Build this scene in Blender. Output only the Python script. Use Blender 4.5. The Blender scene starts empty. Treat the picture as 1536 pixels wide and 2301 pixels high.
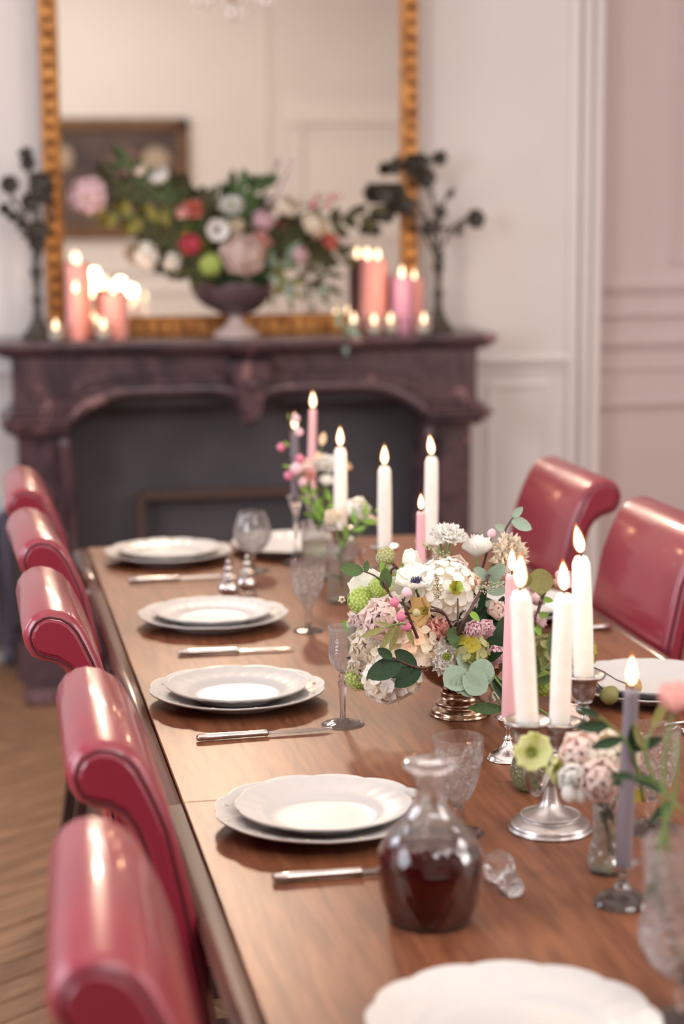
import bpy, math, random
import numpy as np
from mathutils import Matrix, Vector
R_=random.Random(7)
S=bpy.context.scene
COL=S.collection
PI=math.pi
# ------------------------------------------------------------------ camera
F=4400.0; CX=768.0; CY=1150.5; EYE=1.54
def _basis():
    y=np.array([-101-CX,441-CY,F]); y/=np.linalg.norm(y)
    a=np.array([-.006,-1.0,0.0]); a[2]=-(a@y)/y[2]
    up=a/np.linalg.norm(a); up=up-(up@y)*y; up/=np.linalg.norm(up)
    return np.stack([np.cross(y,up),y,up])
RM=_basis()
def ray(px,py): return RM@np.array([px-CX,py-CY,F])
def atz(px,py,z):
    d=ray(px,py); t=(z-EYE)/d[2]; return Vector((t*d[0],t*d[1],z))
def aty(px,py,y):
    d=ray(px,py); t=y/d[1]; return Vector((t*d[0],y,EYE+t*d[2]))
def depth(p): return float((RM.T@(np.array(p)-np.array([0,0,EYE])))[2])
cam_d=bpy.data.cameras.new('camera'); cam=bpy.data.objects.new('camera',cam_d); COL.objects.link(cam)
m=Matrix.Identity(4)
for i in range(3):
    m[i][0]=RM[i][0]; m[i][1]=-RM[i][1]; m[i][2]=-RM[i][2]
m[2][3]=EYE
cam.matrix_world=m
cam_d.sensor_fit='VERTICAL'; cam_d.sensor_height=36; cam_d.lens=F/2301*36
cam_d.dof.use_dof=True; cam_d.dof.focus_distance=2.80; cam_d.dof.aperture_fstop=2.6
cam_d.clip_start=.05; cam_d.clip_end=60
S.camera=cam
# ------------------------------------------------------------------ world, light, exposure
S.view_settings.view_transform='Standard'; S.view_settings.look='None'
S.view_settings.exposure=-0.20; S.view_settings.gamma=1.0; S.view_settings.use_curve_mapping=False
cy=S.cycles
cy.max_bounces=10; cy.diffuse_bounces=4; cy.glossy_bounces=5; cy.transmission_bounces=10; cy.transparent_max_bounces=24
cy.caustics_reflective=False; cy.caustics_refractive=False; cy.sample_clamp_indirect=4.0; cy.blur_glossy=.5
cy.use_denoising=True
W=bpy.data.worlds.new('world'); S.world=W; W.use_nodes=True
W.node_tree.nodes['Background'].inputs[0].default_value=(.85,.88,1,1); W.node_tree.nodes['Background'].inputs[1].default_value=.6
def area(name,loc,target,sx,sy,power,color,spread=PI):
    d=bpy.data.lights.new(name,'AREA'); d.shape='RECTANGLE'; d.size=sx; d.size_y=sy; d.energy=power; d.color=color; d.spread=spread
    o=bpy.data.objects.new(name,d); COL.objects.link(o); o.location=loc
    o.rotation_euler=(Vector(target)-Vector(loc)).to_track_quat('-Z','Y').to_euler(); return o
area('window_daylight_left',(-2.45,1.6,1.75),(1.2,2.6,.6),1.5,2.1,140,(.86,.90,1.0))
area('window_daylight_left_far',(-2.45,4.6,1.75),(1.2,4.4,.8),1.2,2.1,64,(.76,.84,1.0))
area('window_daylight_right',(3.6,1.6,1.9),(.6,3.2,.7),1.4,2.1,84,(1.0,.95,.93))
area('ceiling_bounce',(.7,2.4,3.2),(.7,2.5,0),3.6,4.6,58,(1.0,.955,.94))
area('fill_behind_camera',(1.5,-.3,3.18),(.8,3.4,.9),2.0,.5,70,(1.0,.97,.96))  # added soft fill high behind the camera, lifts the flower fronts
area('rear_wall_fill',(.6,-.2,3.2),(1.0,-1.6,1.4),3.0,.6,34,(1.0,.97,.93))  # added fill, brightens the wall that the mirror shows
k=bpy.data.lights.new('added_mirror_key','AREA'); k.shape='DISK'; k.size=.20; k.energy=16; k.color=(1,.76,.54); k.spread=math.radians(115)  # added unseen lamp, stands in for window light thrown back by the mirror
ko=bpy.data.objects.new('added_mirror_key',k); COL.objects.link(ko); ko.location=(.72,5.9,2.24)
ko.rotation_euler=(Vector((.55,2.6,.75))-ko.location).to_track_quat('-Z','Y').to_euler()
def point(name,loc,power,color=(1,.62,.32),r=.02):
    d=bpy.data.lights.new(name,'POINT'); d.energy=power; d.color=color; d.shadow_soft_size=r
    o=bpy.data.objects.new(name,d); COL.objects.link(o); o.location=loc
# ------------------------------------------------------------------ materials
def lin(c):
    return tuple(((v/255)/12.92 if v/255<=.04045 else ((v/255+.055)/1.055)**2.4) for v in c)
def mat(name,col,rough=.5,metal=0.,spec=.5,var=None,vscale=20.,bump=0.,bscale=60.,sss=0.,trans=0.,coat=0.,sheen=0.,ior=None,stretch=None,emis=None,estr=0.):
    m=bpy.data.materials.new(name); m.use_nodes=True; nt=m.node_tree; b=nt.nodes['Principled BSDF']
    c=lin(col)+(1,)
    b.inputs['Base Color'].default_value=c; b.inputs['Roughness'].default_value=rough; b.inputs['Metallic'].default_value=metal
    b.inputs['Specular IOR Level'].default_value=spec
    if coat: b.inputs['Coat Weight'].default_value=coat; b.inputs['Coat Roughness'].default_value=.08
    if sheen: b.inputs['Sheen Weight'].default_value=sheen
    if sss:
        b.inputs['Subsurface Weight'].default_value=sss; b.inputs['Subsurface Radius'].default_value=(1,.5,.35); b.inputs['Subsurface Scale'].default_value=.012
    if trans: b.inputs['Transmission Weight'].default_value=trans
    if ior: b.inputs['IOR'].default_value=ior
    if emis: b.inputs['Emission Color'].default_value=lin(emis)+(1,); b.inputs['Emission Strength'].default_value=estr
    L=nt.links
    if var or bump:
        tc=nt.nodes.new('ShaderNodeTexCoord'); mp=nt.nodes.new('ShaderNodeMapping'); L.new(tc.outputs['Object'],mp.inputs[0])
        if stretch: mp.inputs['Scale'].default_value=stretch
    if var:
        n=nt.nodes.new('ShaderNodeTexNoise'); n.inputs['Scale'].default_value=vscale; n.inputs['Detail'].default_value=5
        L.new(mp.outputs[0],n.inputs[0])
        r=nt.nodes.new('ShaderNodeValToRGB'); r.color_ramp.elements[0].position=.35; r.color_ramp.elements[1].position=.66
        r.color_ramp.elements[0].color=c; r.color_ramp.elements[1].color=lin(var)+(1,)
        L.new(n.outputs[0],r.inputs[0]); L.new(r.outputs[0],b.inputs['Base Color'])
    if bump:
        n=nt.nodes.new('ShaderNodeTexNoise'); n.inputs['Scale'].default_value=bscale; n.inputs['Detail'].default_value=4
        L.new(mp.outputs[0],n.inputs[0]); bp=nt.nodes.new('ShaderNodeBump'); bp.inputs['Strength'].default_value=bump; bp.inputs['Distance'].default_value=.002
        L.new(n.outputs[0],bp.inputs['Height']); L.new(bp.outputs[0],b.inputs['Normal'])
    return m
def petal_mat(name,c0,c1,tr=.35,vscale=35.):
    """soft petal: two close tints, light passes through"""
    m=bpy.data.materials.new(name); m.use_nodes=True; nt=m.node_tree; L=nt.links; b=nt.nodes['Principled BSDF']
    tc=nt.nodes.new('ShaderNodeTexCoord'); n=nt.nodes.new('ShaderNodeTexNoise'); n.inputs['Scale'].default_value=vscale; n.inputs['Detail'].default_value=3
    L.new(tc.outputs['Object'],n.inputs[0]); r=nt.nodes.new('ShaderNodeValToRGB')
    r.color_ramp.elements[0].position=.38; r.color_ramp.elements[1].position=.62
    r.color_ramp.elements[0].color=lin(c0)+(1,); r.color_ramp.elements[1].color=lin(c1)+(1,)
    L.new(n.outputs[0],r.inputs[0]); L.new(r.outputs[0],b.inputs['Base Color']); b.inputs['Roughness'].default_value=.6; b.inputs['Specular IOR Level'].default_value=.25
    t=nt.nodes.new('ShaderNodeBsdfTranslucent'); L.new(r.outputs[0],t.inputs[0])
    mx=nt.nodes.new('ShaderNodeMixShader'); mx.inputs[0].default_value=tr
    L.new(b.outputs[0],mx.inputs[1]); L.new(t.outputs[0],mx.inputs[2]); L.new(mx.outputs[0],nt.nodes['Material Output'].inputs[0])
    return m
def glass_mat(name,col=(255,255,255),clear=.5,rough=.0,bump=0.,bscale=120.,ior=1.5,frost=0.):
    m=bpy.data.materials.new(name); m.use_nodes=True; nt=m.node_tree; L=nt.links; nt.nodes.remove(nt.nodes['Principled BSDF'])
    g=nt.nodes.new('ShaderNodeBsdfGlass'); g.inputs['Color'].default_value=lin(col)+(1,); g.inputs['IOR'].default_value=ior; g.inputs['Roughness'].default_value=rough
    t=nt.nodes.new('ShaderNodeBsdfTransparent'); t.inputs[0].default_value=lin(col)+(1,)
    mx=nt.nodes.new('ShaderNodeMixShader'); mx.inputs[0].default_value=clear
    L.new(g.outputs[0],mx.inputs[1]); L.new(t.outputs[0],mx.inputs[2]); L.new(mx.outputs[0],nt.nodes['Material Output'].inputs[0])
    if frost:
        d=nt.nodes.new('ShaderNodeBsdfTranslucent'); d.inputs[0].default_value=(.95,.95,.97,1); d2=nt.nodes.new('ShaderNodeBsdfDiffuse'); d2.inputs[0].default_value=(.92,.92,.95,1)
        a=nt.nodes.new('ShaderNodeAddShader'); m3=nt.nodes.new('ShaderNodeMixShader'); m3.inputs[0].default_value=.5; L.new(d.outputs[0],m3.inputs[1]); L.new(d2.outputs[0],m3.inputs[2])
        m2=nt.nodes.new('ShaderNodeMixShader'); m2.inputs[0].default_value=frost; L.new(mx.outputs[0],m2.inputs[1]); L.new(m3.outputs[0],m2.inputs[2]); L.new(m2.outputs[0],nt.nodes['Material Output'].inputs[0])
        nt.nodes.remove(a)
    if bump:
        tc=nt.nodes.new('ShaderNodeTexCoord'); n=nt.nodes.new('ShaderNodeTexVoronoi'); n.inputs['Scale'].default_value=bscale
        L.new(tc.outputs['Object'],n.inputs['Vector']); bp=nt.nodes.new('ShaderNodeBump'); bp.inputs['Strength'].default_value=bump; bp.inputs['Distance'].default_value=.003
        L.new(n.outputs['Distance'],bp.inputs['Height']); L.new(bp.outputs[0],g.inputs['Normal'])
    return m
def emit_mat(name,col,s,alpha=1.):
    m=bpy.data.materials.new(name); m.use_nodes=True; nt=m.node_tree; L=nt.links; nt.nodes.remove(nt.nodes['Principled BSDF'])
    e=nt.nodes.new('ShaderNodeEmission'); e.inputs[0].default_value=lin(col)+(1,); e.inputs[1].default_value=s
    if alpha<1:
        t=nt.nodes.new('ShaderNodeBsdfTransparent'); mx=nt.nodes.new('ShaderNodeMixShader'); mx.inputs[0].default_value=alpha
        L.new(t.outputs[0],mx.inputs[1]); L.new(e.outputs[0],mx.inputs[2]); L.new(mx.outputs[0],nt.nodes['Material Output'].inputs[0])
        m.cycles.emission_sampling='NONE'
    else: L.new(e.outputs[0],nt.nodes['Material Output'].inputs[0])
    return m
def wood_mat(name,c0,c1,rough,scale=(2.,18.,18.),coat=.0,bump=.06,spec=.5):
    m=bpy.data.materials.new(name); m.use_nodes=True; nt=m.node_tree; L=nt.links; b=nt.nodes['Principled BSDF']
    tc=nt.nodes.new('ShaderNodeTexCoord'); mp=nt.nodes.new('ShaderNodeMapping'); mp.inputs['Scale'].default_value=scale; L.new(tc.outputs['Object'],mp.inputs[0])
    oi=nt.nodes.new('ShaderNodeObjectInfo')
    n=nt.nodes.new('ShaderNodeTexNoise'); n.noise_dimensions='4D'; n.inputs['Scale'].default_value=2.2; n.inputs['Detail'].default_value=8; n.inputs['Distortion'].default_value=.7
    mw=nt.nodes.new('ShaderNodeMath'); mw.operation='MULTIPLY'; mw.inputs[1].default_value=37; L.new(oi.outputs['Random'],mw.inputs[0]); L.new(mw.outputs[0],n.inputs['W'])
    L.new(mp.outputs[0],n.inputs['Vector']); r=nt.nodes.new('ShaderNodeValToRGB')
    r.color_ramp.elements[0].position=.33; r.color_ramp.elements[1].position=.68
    r.color_ramp.elements[0].color=lin(c0)+(1,); r.color_ramp.elements[1].color=lin(c1)+(1,)
    L.new(n.outputs[0],r.inputs[0]); L.new(r.outputs[0],b.inputs['Base Color'])
    b.inputs['Roughness'].default_value=rough; b.inputs['Specular IOR Level'].default_value=spec
    if coat: b.inputs['Coat Weight'].default_value=coat; b.inputs['Coat Roughness'].default_value=.12
    bp=nt.nodes.new('ShaderNodeBump'); bp.inputs['Strength'].default_value=bump; bp.inputs['Distance'].default_value=.002
    L.new(n.outputs[0],bp.inputs['Height']); L.new(bp.outputs[0],b.inputs['Normal'])
    return m
def marble_mat(name):
    m=bpy.data.materials.new(name); m.use_nodes=True; nt=m.node_tree; L=nt.links; b=nt.nodes['Principled BSDF']
    tc=nt.nodes.new('ShaderNodeTexCoord'); n=nt.nodes.new('ShaderNodeTexNoise'); n.inputs['Scale'].default_value=4.5; n.inputs['Detail'].default_value=9; n.inputs['Distortion'].default_value=1.6
    L.new(tc.outputs['Object'],n.inputs[0]); r=nt.nodes.new('ShaderNodeValToRGB'); e=r.color_ramp.elements
    e[0].position=.38; e[0].color=lin((60,48,54))+(1,); e[1].position=.50; e[1].color=lin((88,66,70))+(1,)
    x=e.new(.60); x.color=lin((80,60,62))+(1,); x=e.new(.66); x.color=lin((150,112,112))+(1,); x=e.new(.70); x.color=lin((74,58,62))+(1,)
    L.new(n.outputs[0],r.inputs[0]); L.new(r.outputs[0],b.inputs['Base Color']); b.inputs['Roughness'].default_value=.22
    return m
M_={}
M_['wall']=mat('plaster_paint',(224,217,212),.75,var=(220,213,208),vscale=2.)
M_['wallr']=mat('shaded_door_paint',(208,190,186),.6,var=(204,186,182),vscale=2.)  # shade of the recess put into the colour: darker and pinker than the wall
M_['trim']=mat('trim_paint',(228,221,216),.5)
M_['ceil']=mat('ceiling_paint',(235,228,220),.9)
M_['floor']=wood_mat('oak_parquet',(122,88,62),(168,126,92),.42,(3,26,26),bump=.1)
M_['base']=mat('dark_skirting',(70,62,66),.5)
M_['table']=wood_mat('walnut_top',(96,56,38),(130,82,56),.40,(34,3.2,34),coat=.0,bump=.06,spec=.20)
M_['edge']=wood_mat('walnut_edge',(78,50,42),(100,66,54),.28,(20,1.2,20),coat=.3,bump=.04)
M_['dark']=wood_mat('dark_stained_wood',(44,28,26),(62,40,36),.4)
M_['leather']=mat('red_leather',(138,34,52),.36,bump=.12,bscale=260,var=(128,30,48),vscale=9,coat=.4)
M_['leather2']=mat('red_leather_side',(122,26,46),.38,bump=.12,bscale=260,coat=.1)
M_['seam']=mat('dark_seam',(70,14,24),.6)
M_['china']=mat('white_porcelain',(198,195,192),.34,spec=.3)
M_['chinag']=mat('gilt_spot',(214,196,160),.3,metal=.3)
M_['silver']=mat('silver',(214,208,204),.2,1.,var=(190,182,178),vscale=30)
M_['pewter']=mat('brushed_silver',(196,188,184),.33,1.,var=(168,160,156),vscale=40)
M_['steel']=mat('polished_steel',(205,200,200),.12,1.)
M_['bronze']=mat('antique_silver_bowl',(176,150,128),.18,1.,var=(140,114,94),vscale=25)
M_['gold']=mat('gilded_wood',(206,144,76),.42,.5,var=(150,96,46),vscale=26,bump=.5,bscale=90)
M_['goldd']=mat('dark_gilt',(88,54,30),.6,.3)
M_['marble']=marble_mat('dark_marble')
M_['fire']=mat('sooty_iron',(82,77,80),.8,var=(72,68,71),vscale=6)
M_['firerim']=mat('firebox_brass',(84,62,54),.6,.2)
M_['urn']=mat('aged_pewter_urn',(112,94,100),.4,.5,var=(86,70,80),vscale=8)
M_['iron']=mat('patinated_bronze',(66,62,60),.6,.3,var=(84,78,66),vscale=40)
M_['wax']=mat('white_wax',(244,236,226),.45,sss=.5,var=(238,228,216),vscale=60,bump=.15,bscale=260)
M_['waxpink']=mat('pink_wax',(236,166,158),.45,sss=.6)
M_['waxdusty']=mat('dusty_pink_wax',(226,178,182),.42,sss=.4)
M_['waxlilac']=mat('lilac_wax',(190,140,168),.45,sss=.5)
M_['waxgrey']=mat('grey_lilac_wax',(120,110,116),.42,sss=.2)
M_['wick']=mat('burnt_wick',(30,26,36),.9)
M_['flame']=emit_mat('flame_core',(255,234,192),6.0)
M_['flameb']=emit_mat('flame_edge',(255,140,36),1.8,.22)
M_['glass']=glass_mat('clear_glass',clear=.40,frost=.05)
M_['decanter']=glass_mat('decanter_glass',clear=.45)
M_['crystal']=glass_mat('cut_crystal',clear=.10,frost=.03)
M_['engraved']=glass_mat('engraved_crystal',clear=.22,frost=.07)
M_['crystalr']=glass_mat('pressed_glass',(236,240,224),clear=.2,bump=.9,bscale=210,frost=.05)
M_['crystalv']=glass_mat('hobnail_glass',clear=.10,bump=1.0,bscale=90,frost=.05)
M_['water']=glass_mat('water',(240,246,236),clear=.5,ior=1.33)
M_['wine']=glass_mat('red_wine',(150,20,42),clear=.2,ior=1.34)
M_['canvas']=mat('old_canvas',(58,46,48),.6,var=(92,76,64),vscale=3.2)
M_['oldframe']=mat('dull_gilt_frame',(112,80,52),.6,var=(92,64,42),vscale=8)
M_['cloth']=mat('curtain_cloth',(112,104,120),.9)
# foliage and petals
M_['stem']=mat('green_stem',(112,138,70),.55,var=(90,112,58),vscale=30)
M_['stemr']=mat('brown_stem',(88,56,48),.6,var=(66,44,40),vscale=40)
M_['leafd']=petal_mat('dark_leaf',(34,54,36),(48,72,44),.15)
M_['leafm']=petal_mat('mid_leaf',(74,98,60),(98,122,76),.3)
M_['leafl']=petal_mat('fresh_leaf',(126,172,70),(150,192,92),.35)
M_['leafe']=petal_mat('blue_green_leaf',(140,164,146),(166,186,164),.25)
M_['leafo']=petal_mat('olive_leaf',(128,126,74),(160,156,104),.3)
M_['leafy']=petal_mat('yellow_green_leaf',(170,160,50),(190,176,78),.35)
M_['white']=petal_mat('white_petal',(248,246,238),(252,250,246),.42)
M_['cream']=petal_mat('cream_petal',(248,236,214),(252,244,230),.45)
M_['ivory']=petal_mat('ivory_petal',(244,232,206),(250,242,224),.45)
M_['blush']=petal_mat('blush_petal',(250,228,220),(252,240,232),.45)
M_['pink']=petal_mat('pink_petal',(246,180,172),(250,212,202),.4)
M_['hot']=petal_mat('rose_pink_petal',(222,84,104),(232,112,124),.3)
M_['coral']=petal_mat('coral_petal',(234,126,110),(242,160,140),.35)
M_['mauve']=petal_mat('mauve_pink_petal',(240,202,210),(248,226,230),.4)
M_['budpink']=petal_mat('bud_pink_petal',(214,112,146),(236,160,182),.3)
M_['oliveleaf2']=petal_mat('dull_yellow_leaf',(138,130,58),(158,148,76),.3)
M_['peach']=petal_mat('peach_petal',(246,204,168),(250,224,196),.4)
M_['tan']=petal_mat('tan_green_petal',(190,150,90),(214,186,134),.4)
M_['lime']=petal_mat('lime_petal',(186,208,104),(216,230,150),.4)
M_['palelime']=petal_mat('pale_lime_petal',(214,220,150),(234,234,186),.4)
M_['antique']=petal_mat('antique_green_petal',(190,188,130),(206,204,160),.35)
M_['center']=mat('yellow_green_stamens',(150,160,60),.7)
M_['navy']=mat('navy_stamens',(38,34,80),.6)
# ------------------------------------------------------------------ geometry helpers
class MB:
    def __init__(s): s.v=[]; s.f=[]
    def add(s,vs,fs,M=None):
        o=len(s.v)
        if M is not None: vs=[tuple(M@Vector(v)) for v in vs]
        s.v+= [tuple(v) for v in vs]; s.f+=[tuple(i+o for i in f) for f in fs]; return s
    def box(s,x0,x1,y0,y1,z0,z1,M=None,bev=0.):
        if bev<=0:
            vs=[(x,y,z) for x in(x0,x1) for y in(y0,y1) for z in(z0,z1)]
            fs=[(0,1,3,2),(4,6,7,5),(0,4,5,1),(2,3,7,6),(0,2,6,4),(1,5,7,3)]
            return s.add(vs,fs,M)
        b=bev; vs=[]; 
        for x,sx in((x0,1),(x1,-1)):
            for y,sy in((y0,1),(y1,-1)):
                for z,sz in((z0,1),(z1,-1)):
                    vs+=[(x,y+sy*b,z+sz*b),(x+sx*b,y,z+sz*b),(x+sx*b,y+sy*b,z)]
        def c(i,j,k,a): return ((i*2+j)*2+k)*3+a
        fs=[]
        for i in(0,1): q=[c(i,0,0,0),c(i,1,0,0),c(i,1,1,0),c(i,0,1,0)]; fs.append(tuple(q if i==1 else q[::-1]))
        for j in(0,1): q=[c(0,j,0,1),c(1,j,0,1),c(1,j,1,1),c(0,j,1,1)]; fs.append(tuple(q if j==0 else q[::-1]))
        for k2 in(0,1): q=[c(0,0,k2,2),c(1,0,k2,2),c(1,1,k2,2),c(0,1,k2,2)]; fs.append(tuple(q if k2==1 else q[::-1]))
        for a in(0,1):
            for b2 in(0,1):
                fs.append((c(a,b2,0,0),c(a,b2,1,0),c(a,b2,1,1),c(a,b2,0,1)))
                fs.append((c(a,0,b2,0),c(a,1,b2,0),c(a,1,b2,2),c(a,0,b2,2)))
                fs.append((c(0,a,b2,1),c(1,a,b2,1),c(1,a,b2,2),c(0,a,b2,2)))
        for i in(0,1):
            for j in(0,1):
                for k2 in(0,1): fs.append((c(i,j,k2,0),c(i,j,k2,1),c(i,j,k2,2)))
        return s.add(vs,fs,M)
    def tube(s,pts,rad,seg=8,cap=True):
        pts=[Vector(p) for p in pts]; n=len(pts)
        if not hasattr(rad,'__len__'): rad=[rad]*n
        vs=[];fs=[]; prev=None
        for i,p in enumerate(pts):
            t=(pts[min(i+1,n-1)]-pts[max(i-1,0)]).normalized()
            if prev is None:
                a=Vector((0,0,1)) if abs(t.z)<.9 else Vector((1,0,0)); u=t.cross(a).normalized()
            else: u=(prev-t*prev.dot(t)).normalized()
            prev=u; w=t.cross(u)
            for j in range(seg):
                an=2*PI*j/seg; vs.append(p+(u*math.cos(an)+w*math.sin(an))*rad[i])
        for i in range(n-1):
            for j in range(seg):
                a=i*seg+j; b=i*seg+(j+1)%seg; fs.append((a,b,b+seg,a+seg))
        if cap: fs.append(tuple(range(seg))[::-1]); fs.append(tuple((n-1)*seg+j for j in range(seg)))
        return s.add(vs,fs)
    def lathe(s,prof,seg=32,fn=None,M=None,cap=True):
        vs=[];fs=[];n=len(prof)
        for i,(r,z) in enumerate(prof):
            for j in range(seg):
                an=2*PI*j/seg; rr,zz=(fn(r,z,an,i) if fn else (r,z)); vs.append((rr*math.cos(an),rr*math.sin(an),zz))
        for i in range(n-1):
            for j in range(seg):
                a=i*seg+j;b=i*seg+(j+1)%seg; fs.append((a,b,b+seg,a+seg))
        if cap:
            if prof[0][0]>1e-5: fs.append(tuple(range(seg))[::-1])
            if prof[-1][0]>1e-5: fs.append(tuple((n-1)*seg+j for j in range(seg)))
        return s.add(vs,fs,M)
    def mesh(s,name,m,smooth=True):
        me=bpy.data.meshes.new(name); me.from_pydata(s.v,[],s.f); me.materials.append(m)
        if smooth: me.polygons.foreach_set('use_smooth',[True]*len(me.polygons))
        me.update(); return me
    def build(s,name,m,parent=None,smooth=True,kind=None,label=None):
        o=inst(name,s.mesh(name,m,smooth),parent)
        if kind: o['kind']=kind
        if label: o['label']=label
        return o
def inst(name,me,parent=None,M=None):
    o=bpy.data.objects.new(name,me); COL.objects.link(o)
    if parent is not None: o.parent=parent
    if M is not None: o.matrix_local=M
    return o
def thing(name,label,cat,loc=(0,0,0),rz=0.,group=None,M=None):
    o=bpy.data.objects.new(name,None); COL.objects.link(o); o.empty_display_size=.05
    if M is not None: o.matrix_local=M
    else: o.location=loc; o.rotation_euler=(0,0,rz)
    o['label']=label; o['category']=cat
    if group: o['group']=group
    return o
def struct(name,mb,m,parent=None,smooth=False):
    o=mb.build(name,m,parent,smooth); 
    if parent is None: o['kind']='structure'
    return o
def smoothprof(p,k=4):
    """Catmull-Rom refinement of a lathe profile"""
    out=[]; n=len(p)
    for i in range(n-1):
        p0=p[max(i-1,0)];p1=p[i];p2=p[i+1];p3=p[min(i+2,n-1)]
        for j in range(k):
            t=j/k; out.append(tuple(max(0. if a==0 else -9,.5*((2*p1[a])+(-p0[a]+p2[a])*t+(2*p0[a]-5*p1[a]+4*p2[a]-p3[a])*t*t+(-p0[a]+3*p1[a]-3*p2[a]+p3[a])*t**3)) for a in(0,1)))
    out.append(p[-1]); return out
def frame(d,roll=0.):
    d=Vector(d).normalized(); a=Vector((0,0,1)) if abs(d.z)<.95 else Vector((0,1,0))
    x=a.cross(d).normalized(); y=d.cross(x)
    M=Matrix((x,y,d)).transposed().to_4x4(); return M@Matrix.Rotation(roll,4,'Z')
def bez(a,b,c,n=8):
    a,b,c=Vector(a),Vector(b),Vector(c); return [a*(1-t)**2+b*2*t*(1-t)+c*t*t for t in [i/n for i in range(n+1)]]
# ================================================================== the room
YW=6.5; XL,XR,YB,ZC=-2.6,3.7,-1.6,3.3
fl=MB(); fl.box(XL,XR,YB,YW+.3,-.1,-.012); floor=struct('floor',fl,M_['dark'])
# herringbone parquet: planks seen beside the chairs one by one, the rest as one field
Lp,Wp,gp=.45,.075,.0020; ang=math.radians(38)
pk=MB().box(gp,Lp-gp,gp,Wp-gp,-.012,0,bev=.0012).mesh('plank',M_['floor'],False)
field=MB(); npk=0
ca,sa=math.cos(ang),math.sin(ang)
for j in range(-130,130):
    for mm in range(-14,15):
        for v in(0,1):
            if v==0: x,y,r=j*Wp+mm*2*Lp,j*Wp,0.
            else: x,y,r=j*Wp+mm*2*Lp+Lp+Wp,j*Wp+Wp-Lp,PI/2
            wx,wy=x*ca-y*sa+.4,x*sa+y*ca+2.6
            mx_,my_=(x+(Lp/2 if v==0 else -Wp/2)),(y+(Wp/2 if v==0 else Lp/2))
            cx,cy_=mx_*ca-my_*sa+.4,mx_*sa+my_*ca+2.6
            if not(XL-.1<cx<XR+.1 and YB-.1<cy_<YW+.2): continue
            M=Matrix.Translation((wx,wy,R_.uniform(-.0006,.0006)))@Matrix.Rotation(ang+r,4,'Z')
            if -.55<cx<.35 and 3.1<cy_<6.3: inst('plank',pk,floor,M); npk+=1
            else: field.box(gp,Lp-gp,gp,Wp-gp,-.012,0,M)
field.build('parquet_field',M_['floor'],floor,False,kind='stuff')
struct('ceiling',MB().box(XL-.1,XR+.1,YB-.1,YW+.6,ZC,ZC+.1),M_['ceil'])
XC=2.17                                                 # where the fireplace wall ends and the recessed door begins
wb=struct('wall_back',MB().box(XL,XC,YW,YW+.35,0,ZC),M_['wall'])
struct('wall_left',MB().box(XL-.1,XL,YB,YW+.35,0,ZC),M_['wall'])
struct('wall_right',MB().box(XR,XR+.1,YB,YW+.5,0,ZC),M_['wall'])
wf=struct('wall_front',MB().box(XL,XR,YB-.1,YB,0,ZC),M_['wall'])
def hmold(name,x0,x1,z,h,d,parent,y=YW,m='trim'):
    mb=MB(); n=6; pts=[(0,-h/2),(d*.45,-h/2),(d*.5,-h*.25),(d*.9,-h*.2),(d,0),(d*.9,h*.2),(d*.5,h*.25),(d*.45,h/2),(0,h/2)]
    vs=[(x,y-a,z+b) for x in(x0,x1) for a,b in pts]; k=len(pts); fs=[(i,i+1,i+1+k,i+k) for i in range(k-1)]+[tuple(range(k))[::-1],tuple(range(k,2*k))]
    mb.add(vs,fs); return mb.build(name,M_[m],parent,False)
def vmold(name,x,z0,z1,w,d,parent,y=YW,m='trim'):
    mb=MB(); pts=[(-w/2,0),(-w/2,d*.45),(-w*.25,d*.5),(-w*.2,d*.9),(0,d),(w*.2,d*.9),(w*.25,d*.5),(w/2,d*.45),(w/2,0)]
    k=len(pts); vs=[(x+a,y-b,z) for z in(z0,z1) for a,b in pts]; fs=[(i,i+1,i+1+k,i+k) for i in range(k-1)]+[tuple(range(k))[::-1],tuple(range(k,2*k))]
    mb.add(vs,fs); return mb.build(name,M_[m],parent,False)
def panel(x0,x1,z0,z1,parent,w=.03,d=.014,y=YW,m='trim'):
    for z in(z0,z1): hmold('panel_moulding',x0,x1,z,w,d,parent,y,m)
    for x in(x0,x1): vmold('panel_moulding',x,z0,z1,w,d,parent,y,m)
hmold('dado_rail',1.60,2.055,.972,.034,.03,wb); hmold('dado_rail',XL,.16,.972,.034,.03,wb)
hmold('dado_rail',1.60,2.055,.935,.012,.012,wb); hmold('dado_rail',XL,.16,.935,.012,.012,wb)
panel(1.78,1.985,.20,.885,wb,.022,.012); panel(-.9,-.02,.20,.885,wb,.022,.012)
panel(-2.3,-1.1,.20,.885,wb,.022,.012); panel(-2.3,-.4,1.1,3.0,wb,.022,.012)
for x0,x1,d in((2.055,2.085,.022),(2.10,2.125,.03),(2.14,2.17,.018)):
    struct('trim_1' if x0<2.06 else 'pilaster_fillet',MB().box(x0,x1,YW-d,YW,0,ZC,bev=.004),M_['trim'],None if x0<2.06 else wb)
struct('trim_2',MB().box(XL,.0,YW-.02,YW,0,.16,bev=.004),M_['base'])
hmold('baseboard_right',1.72,2.05,.08,.16,.02,None)['kind']='structure'
dr=struct('door_1',MB().box(XC,XR,YW+.10,YW+.16,0,ZC),M_['wallr'])
for z,h,d in((1.215,.05,.030),(1.115,.035,.022),(1.02,.05,.028),(.925,.02,.012),(.80,.04,.024)):
    hmold('door_rail',XC+.02,XR-.1,z,h,d,dr,YW+.10,'wallr')
panel(XC+.3,XR-.3,1.3,2.9,dr,.03,.015,YW+.10,'wallr'); 
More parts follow.
